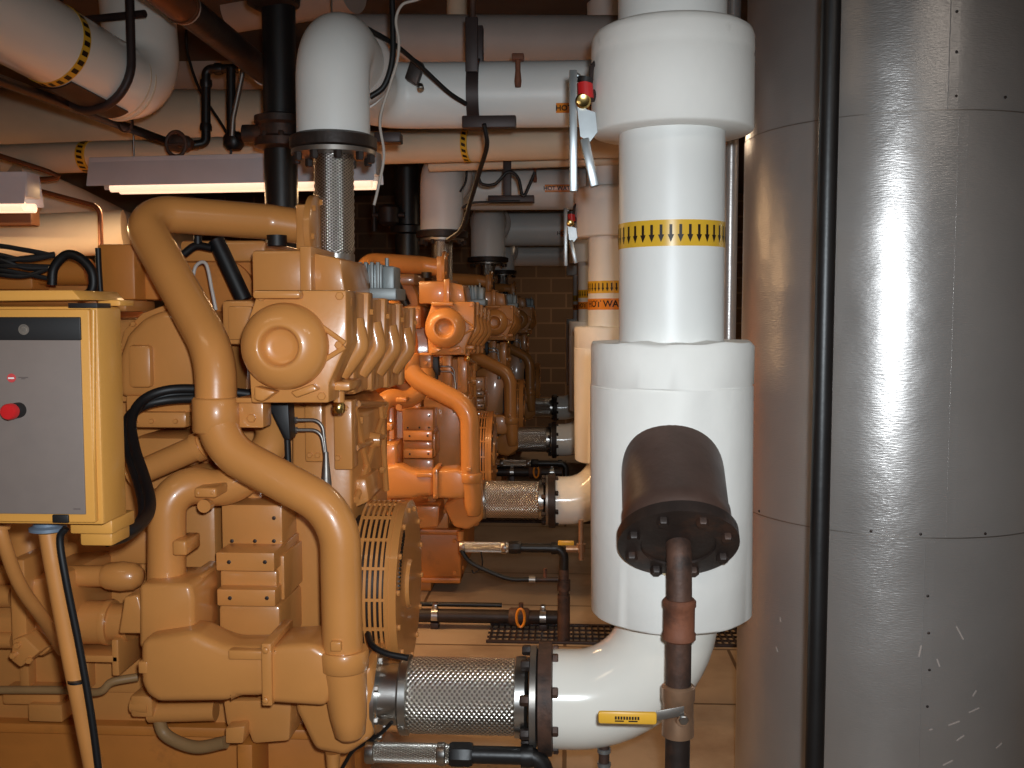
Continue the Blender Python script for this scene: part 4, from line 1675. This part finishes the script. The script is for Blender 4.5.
for (px, py, Y, lab) in ((518, 55, 3.37, 'small brown thermometer standing on the wide white exhaust run'), (535, 164, 5.9, 'small dark thermometer on the second exhaust run')):
    s = Y/3.37
    t = thing('thermometer', W(px, py + 30, Y), lab, 'gauge')
    b = MB()
    b.lathe([(0, .01), (.02, .012), (.06, .008)], W(px, py + 32/s, Y), (0, 0, 1), 12)
    b.tube([W(px, py + 14/s, Y), W(px, py + 2, Y)], .009, 10)
    b.build('stem', 'rust', t)
    b = MB()
    c = W(px, py + 3, Y)
    b.box(c + V((-.02, -.02, -.008)), c + V((.02, .02, .012)), .004)
    b.build('head', 'rust', t)

# loose cables overhead
CABLES = [
    ('black cable drooping from the nearest exhaust pipe to the strap hanger', 'rubber', .008, [(366, 28, 3.05), (395, 45, 3.15), (420, 66, 3.25), (448, 92, 3.33), (466, 104, 3.38)]),
    ('pale thin wire hanging past the right side of the nearest exhaust elbow', 'wire_white', .0045, [(440, -8, 3.1), (416, 0, 3.1), (402, 5, 3.1), (396, 20, 3.1), (399, 42, 3.1), (397, 62, 3.1), (390, 85, 3.1), (380, 120, 3.1), (384, 155, 3.1), (378, 188, 3.1), (374, 205, 3.1)]),
    ('dark cable looping beside the ringed joint of the nearest exhaust pipe', 'rubber', .009, [(392, -6, 3.12), (393, 30, 3.12), (392, 62, 3.12), (384, 86, 3.12), (370, 97, 3.12)]),
    ('dark cable hanging from the strap hanger in front of the cream pipe', 'rubber', .008, [(484, 124, 3.36), (487, 145, 3.4), (480, 170, 3.5), (471, 200, 3.6), (462, 228, 3.7), (448, 240, 3.8)]),
    ('thin black cable looping over the inverted T support', 'rubber', .008, [(478, 176, 4.95), (482, 184, 4.95), (495, 184, 4.95), (508, 172, 4.95), (518, 178, 4.95), (523, 196, 4.95), (529, 186, 4.95), (535, 172, 4.95)]),
    ('thin black cable running left from the foot of the inverted T support', 'rubber', .006, [(520, 201, 4.97), (490, 202, 4.97), (472, 203, 4.97), (462, 208, 4.97)]),
    ('thin black cable beside the second exhaust elbow', 'rubber', .006, [(467, 160, 5.4), (466, 180, 5.4), (460, 192, 5.4)]),
    ('thin black conduit dropping behind the sprinkler elbow', 'black', .007, [(186, 30, 4.9), (188, 55, 4.9), (200, 90, 4.9), (222, 125, 4.9), (230, 140, 4.9)]),
    ('black cable on the floor edge below the slotted guard', 'rubber', .008, [(368, 634, 2.5), (372, 645, 2.45), (385, 653, 2.43), (408, 658, 2.42)]),
    ('thin black cable trailing below the pump flange', 'rubber', .005, [(392, 722, 2.42), (380, 734, 2.44), (362, 745, 2.46), (352, 752, 2.48), (340, 772, 2.5)]),
]
for lab, m, r, pts in CABLES:
    b = MB()
    b.tube(smooth([W(*p) for p in pts]), r, 10)
    tag(b.build('cable', m), lab, 'cable')
t = thing('sensor', W(417, 80, 3.35), 'small dark sensor with a bright tip above the wide exhaust run', 'sensor')
b = MB()
b.obox(W(415, 72, 3.35), (.02, 0, -.012), (0, .02, 0), (.012, 0, .035), .005)
b.build('body', 'dark_iron', t)
b = MB()
b.lathe([(0, .012), (.02, .012), (.024, .008)], W(420, 86, 3.34), (.2, -.6, -.6), 12)
b.build('tip', 'steel', t)


# ------------------------------------------------------------------ lamps that hang in the room
def fixture(a, c, label, depth, power):
    A_, B2 = W(*a), W(*c)
    B2.z = A_.z
    d = (B2 - A_).normalized()
    n = V((-d.y, d.x, 0))
    L_ = (B2 - A_).length
    m = (A_ + B2)/2
    root = thing('fluorescent_fixture', m, label, 'light fixture', 'fluorescent fixtures')
    b = MB()
    # channel, sloping front and open underside
    b.obox(m + n*.075 + V((0, 0, .045)), d*L_/2, n*.05, (0, 0, .05), .004)
    b.hexa([A_ + V((0, 0, -.036)), B2 + V((0, 0, -.036)), B2 + V((0, 0, -.03)), A_ + V((0, 0, -.03)),
            A_ + n*.03 + V((0, 0, .09)), B2 + n*.03 + V((0, 0, .09)), B2 + n*.03 + V((0, 0, .095)), A_ + n*.03 + V((0, 0, .095))], .001)
    b.hexa([A_ + n*.15 + V((0, 0, -.036)), B2 + n*.15 + V((0, 0, -.036)), B2 + n*.15 + V((0, 0, -.03)), A_ + n*.15 + V((0, 0, -.03)),
            A_ + n*.12 + V((0, 0, .09)), B2 + n*.12 + V((0, 0, .09)), B2 + n*.12 + V((0, 0, .095)), A_ + n*.12 + V((0, 0, .095))], .001)
    b.build('housing', 'fixture_grey', root)
    for k in (.035, .115):
        b = MB()
        z = V((0, 0, -.042))
        b.tube([A_ + d*(.1) + n*k + z, B2 - d*.02 + n*k + z], .019, 14)
        b.build('lamp_tube', 'tube_glow', root)
    b = MB()
    for q in (.15, .85):
        b.tube([A_ + d*L_*q + n*.06 + V((0, 0, .1)), V((A_ + d*L_*q + n*.06).to_tuple()[:2] + (3.1,))], .004, 8)
    b.build('hanger_rod', 'steel_dull', root)
    la = bpy.data.lights.new('fixture_light', 'AREA')
    la.shape = 'RECTANGLE'
    la.size = L_*.95
    la.size_y = .1
    la.energy = power
    la.color = (1, .62, .3)
    lo = bpy.data.objects.new('fixture_light', la)
    COL.objects.link(lo)
    lo.location = m + n*.075 + V((0, 0, -.066))
    lo.rotation_euler = Euler((0, 0, math.atan2(d.y, d.x)))
    return root


fixture((86, 178, 4.42), (374, 172, 4.3), 'long grey fluorescent fixture hanging left of the nearest exhaust bellows', .12, 24)
fixture((-190, 196, 3.9), (24, 194, 3.9), 'fluorescent fixture at the left edge above the cabinet', .12, 44)

# brown duct and lagged pipes behind the left fixture
b = MB()
b.pbox(-120, 182, 30, 226, 4.35, 4.43, .01)
tag(b.build('duct', 'duct'), 'brown rectangular duct behind the lamp at the left edge', 'duct')
b = MB()
b.tube([W(10, 186, 5.0), W(62, 206, 5.2), W(120, 232, 5.9), W(180, 250, 6.6)], .13, 30, .5)
tag(b.build('lagged_pipe', 'lag'), 'upper brightly lit cream lagged pipe behind the orange box', 'insulated pipe', 'brightly lit lagged pipes')
b = MB()
b.tube([W(-60, 238, 4.9), W(40, 236, 4.9), W(125, 232, 5.0)], .11, 30, .3)
tag(b.build('lagged_pipe', 'lag'), 'lower brightly lit cream lagged pipe lying above the black cables', 'insulated pipe', 'brightly lit lagged pipes')
b = MB()
b.tube(smooth([W(-20, 150, 4.3), W(0, 156, 4.3), W(58, 176, 4.35), W(30, 180, 4.35)], 4), .012, 10)
tag(b.build('conduit', 'copper_dark'), 'brown conduit slanting down above the lamp at the left edge', 'conduit')
b = MB()
b.tube([W(14, 184, 4.3), W(100, 207, 4.3), W(101, 246, 4.3)], .011, 10, .05)
tag(b.build('conduit', 'copper_dark'), 'thin brown conduit bending down in front of the lagged pipes', 'conduit')
t = thing('insulated_pipe', W(470, 8, 4.6), 'short pale vertical pipe at the top between the cables and the nearest riser', 'insulated pipe')
b = MB()
b.tube([V((W(457, 0, 5.0).x, 5.0, 3.1)), W(457, 22, 5.0)], .05, 20)
b.build('jacket', 'cream', t)
b = MB()
b.tube([V((-1.03, 4.9, 3.1)), W(235, 10, 5.2)], .11, 28)
tag(b.build('insulated_pipe', 'grey_jacket'), 'grey vertical insulated pipe behind the dark foil pipe at the top', 'insulated pipe')

# ------------------------------------------------------------------ light
def area(name, loc, rot, sx, sy, e, col):
    la = bpy.data.lights.new(name, 'AREA')
    la.shape = 'RECTANGLE'
    la.size, la.size_y = sx, sy
    la.energy = e
    la.color = col
    o = bpy.data.objects.new(name, la)
    COL.objects.link(o)
    o.location = loc
    o.rotation_euler = rot
    return o


fl = bpy.data.lights.new('camera_flash', 'SPOT')
fl.energy = 196
fl.spot_size = math.radians(108)
fl.spot_blend = 1
fl.shadow_soft_size = .025
fl.color = (.86, .94, 1.0)
fo = bpy.data.objects.new('camera_flash', fl)
COL.objects.link(fo)
fo.location = CAM + V((.045, -.01, .07))
fo.rotation_euler = (PI/2 - PITCH - math.radians(9), 0, YAW)
fo.scale = (1, .72, 1)
WARM = (1, .74, .5)
area('unseen_light', (.45, 3.9, 2.22), (0, 0, 0), .4, .12, 5, WARM)
area('unseen_light', (.4, 6.6, 2.3), (0, 0, 0), .4, .12, 5, WARM)  # unseen ambient fill, added farther down the row
area('unseen_light', (.2, 11.8, 2.4), (0, 0, 0), .4, .12, 9, WARM)  # added out of sight to brighten the back wall
area('unseen_light', (-1.6, .9, 2.95), (0, 0, 0), 1.2, .3, 5, WARM)  # unseen ambient fill, added overhead near the camera
area('unseen_light', (1.4, .2, 2.95), (0, 0, 0), 1.2, .3, 12, (1, .9, .8))  # whiter light out of view, added for the pale walls the tank reflects

w = bpy.data.worlds.new('world')
SC.world = w
w.use_nodes = True
w.node_tree.nodes['Background'].inputs[0].default_value = (1, .8, .6, 1)
w.node_tree.nodes['Background'].inputs[1].default_value = .03
vs_ = SC.view_settings
vs_.view_transform = 'Standard'
vs_.look = 'None'
vs_.gamma = 1
vs_.exposure = 0
vs_.use_curve_mapping = False
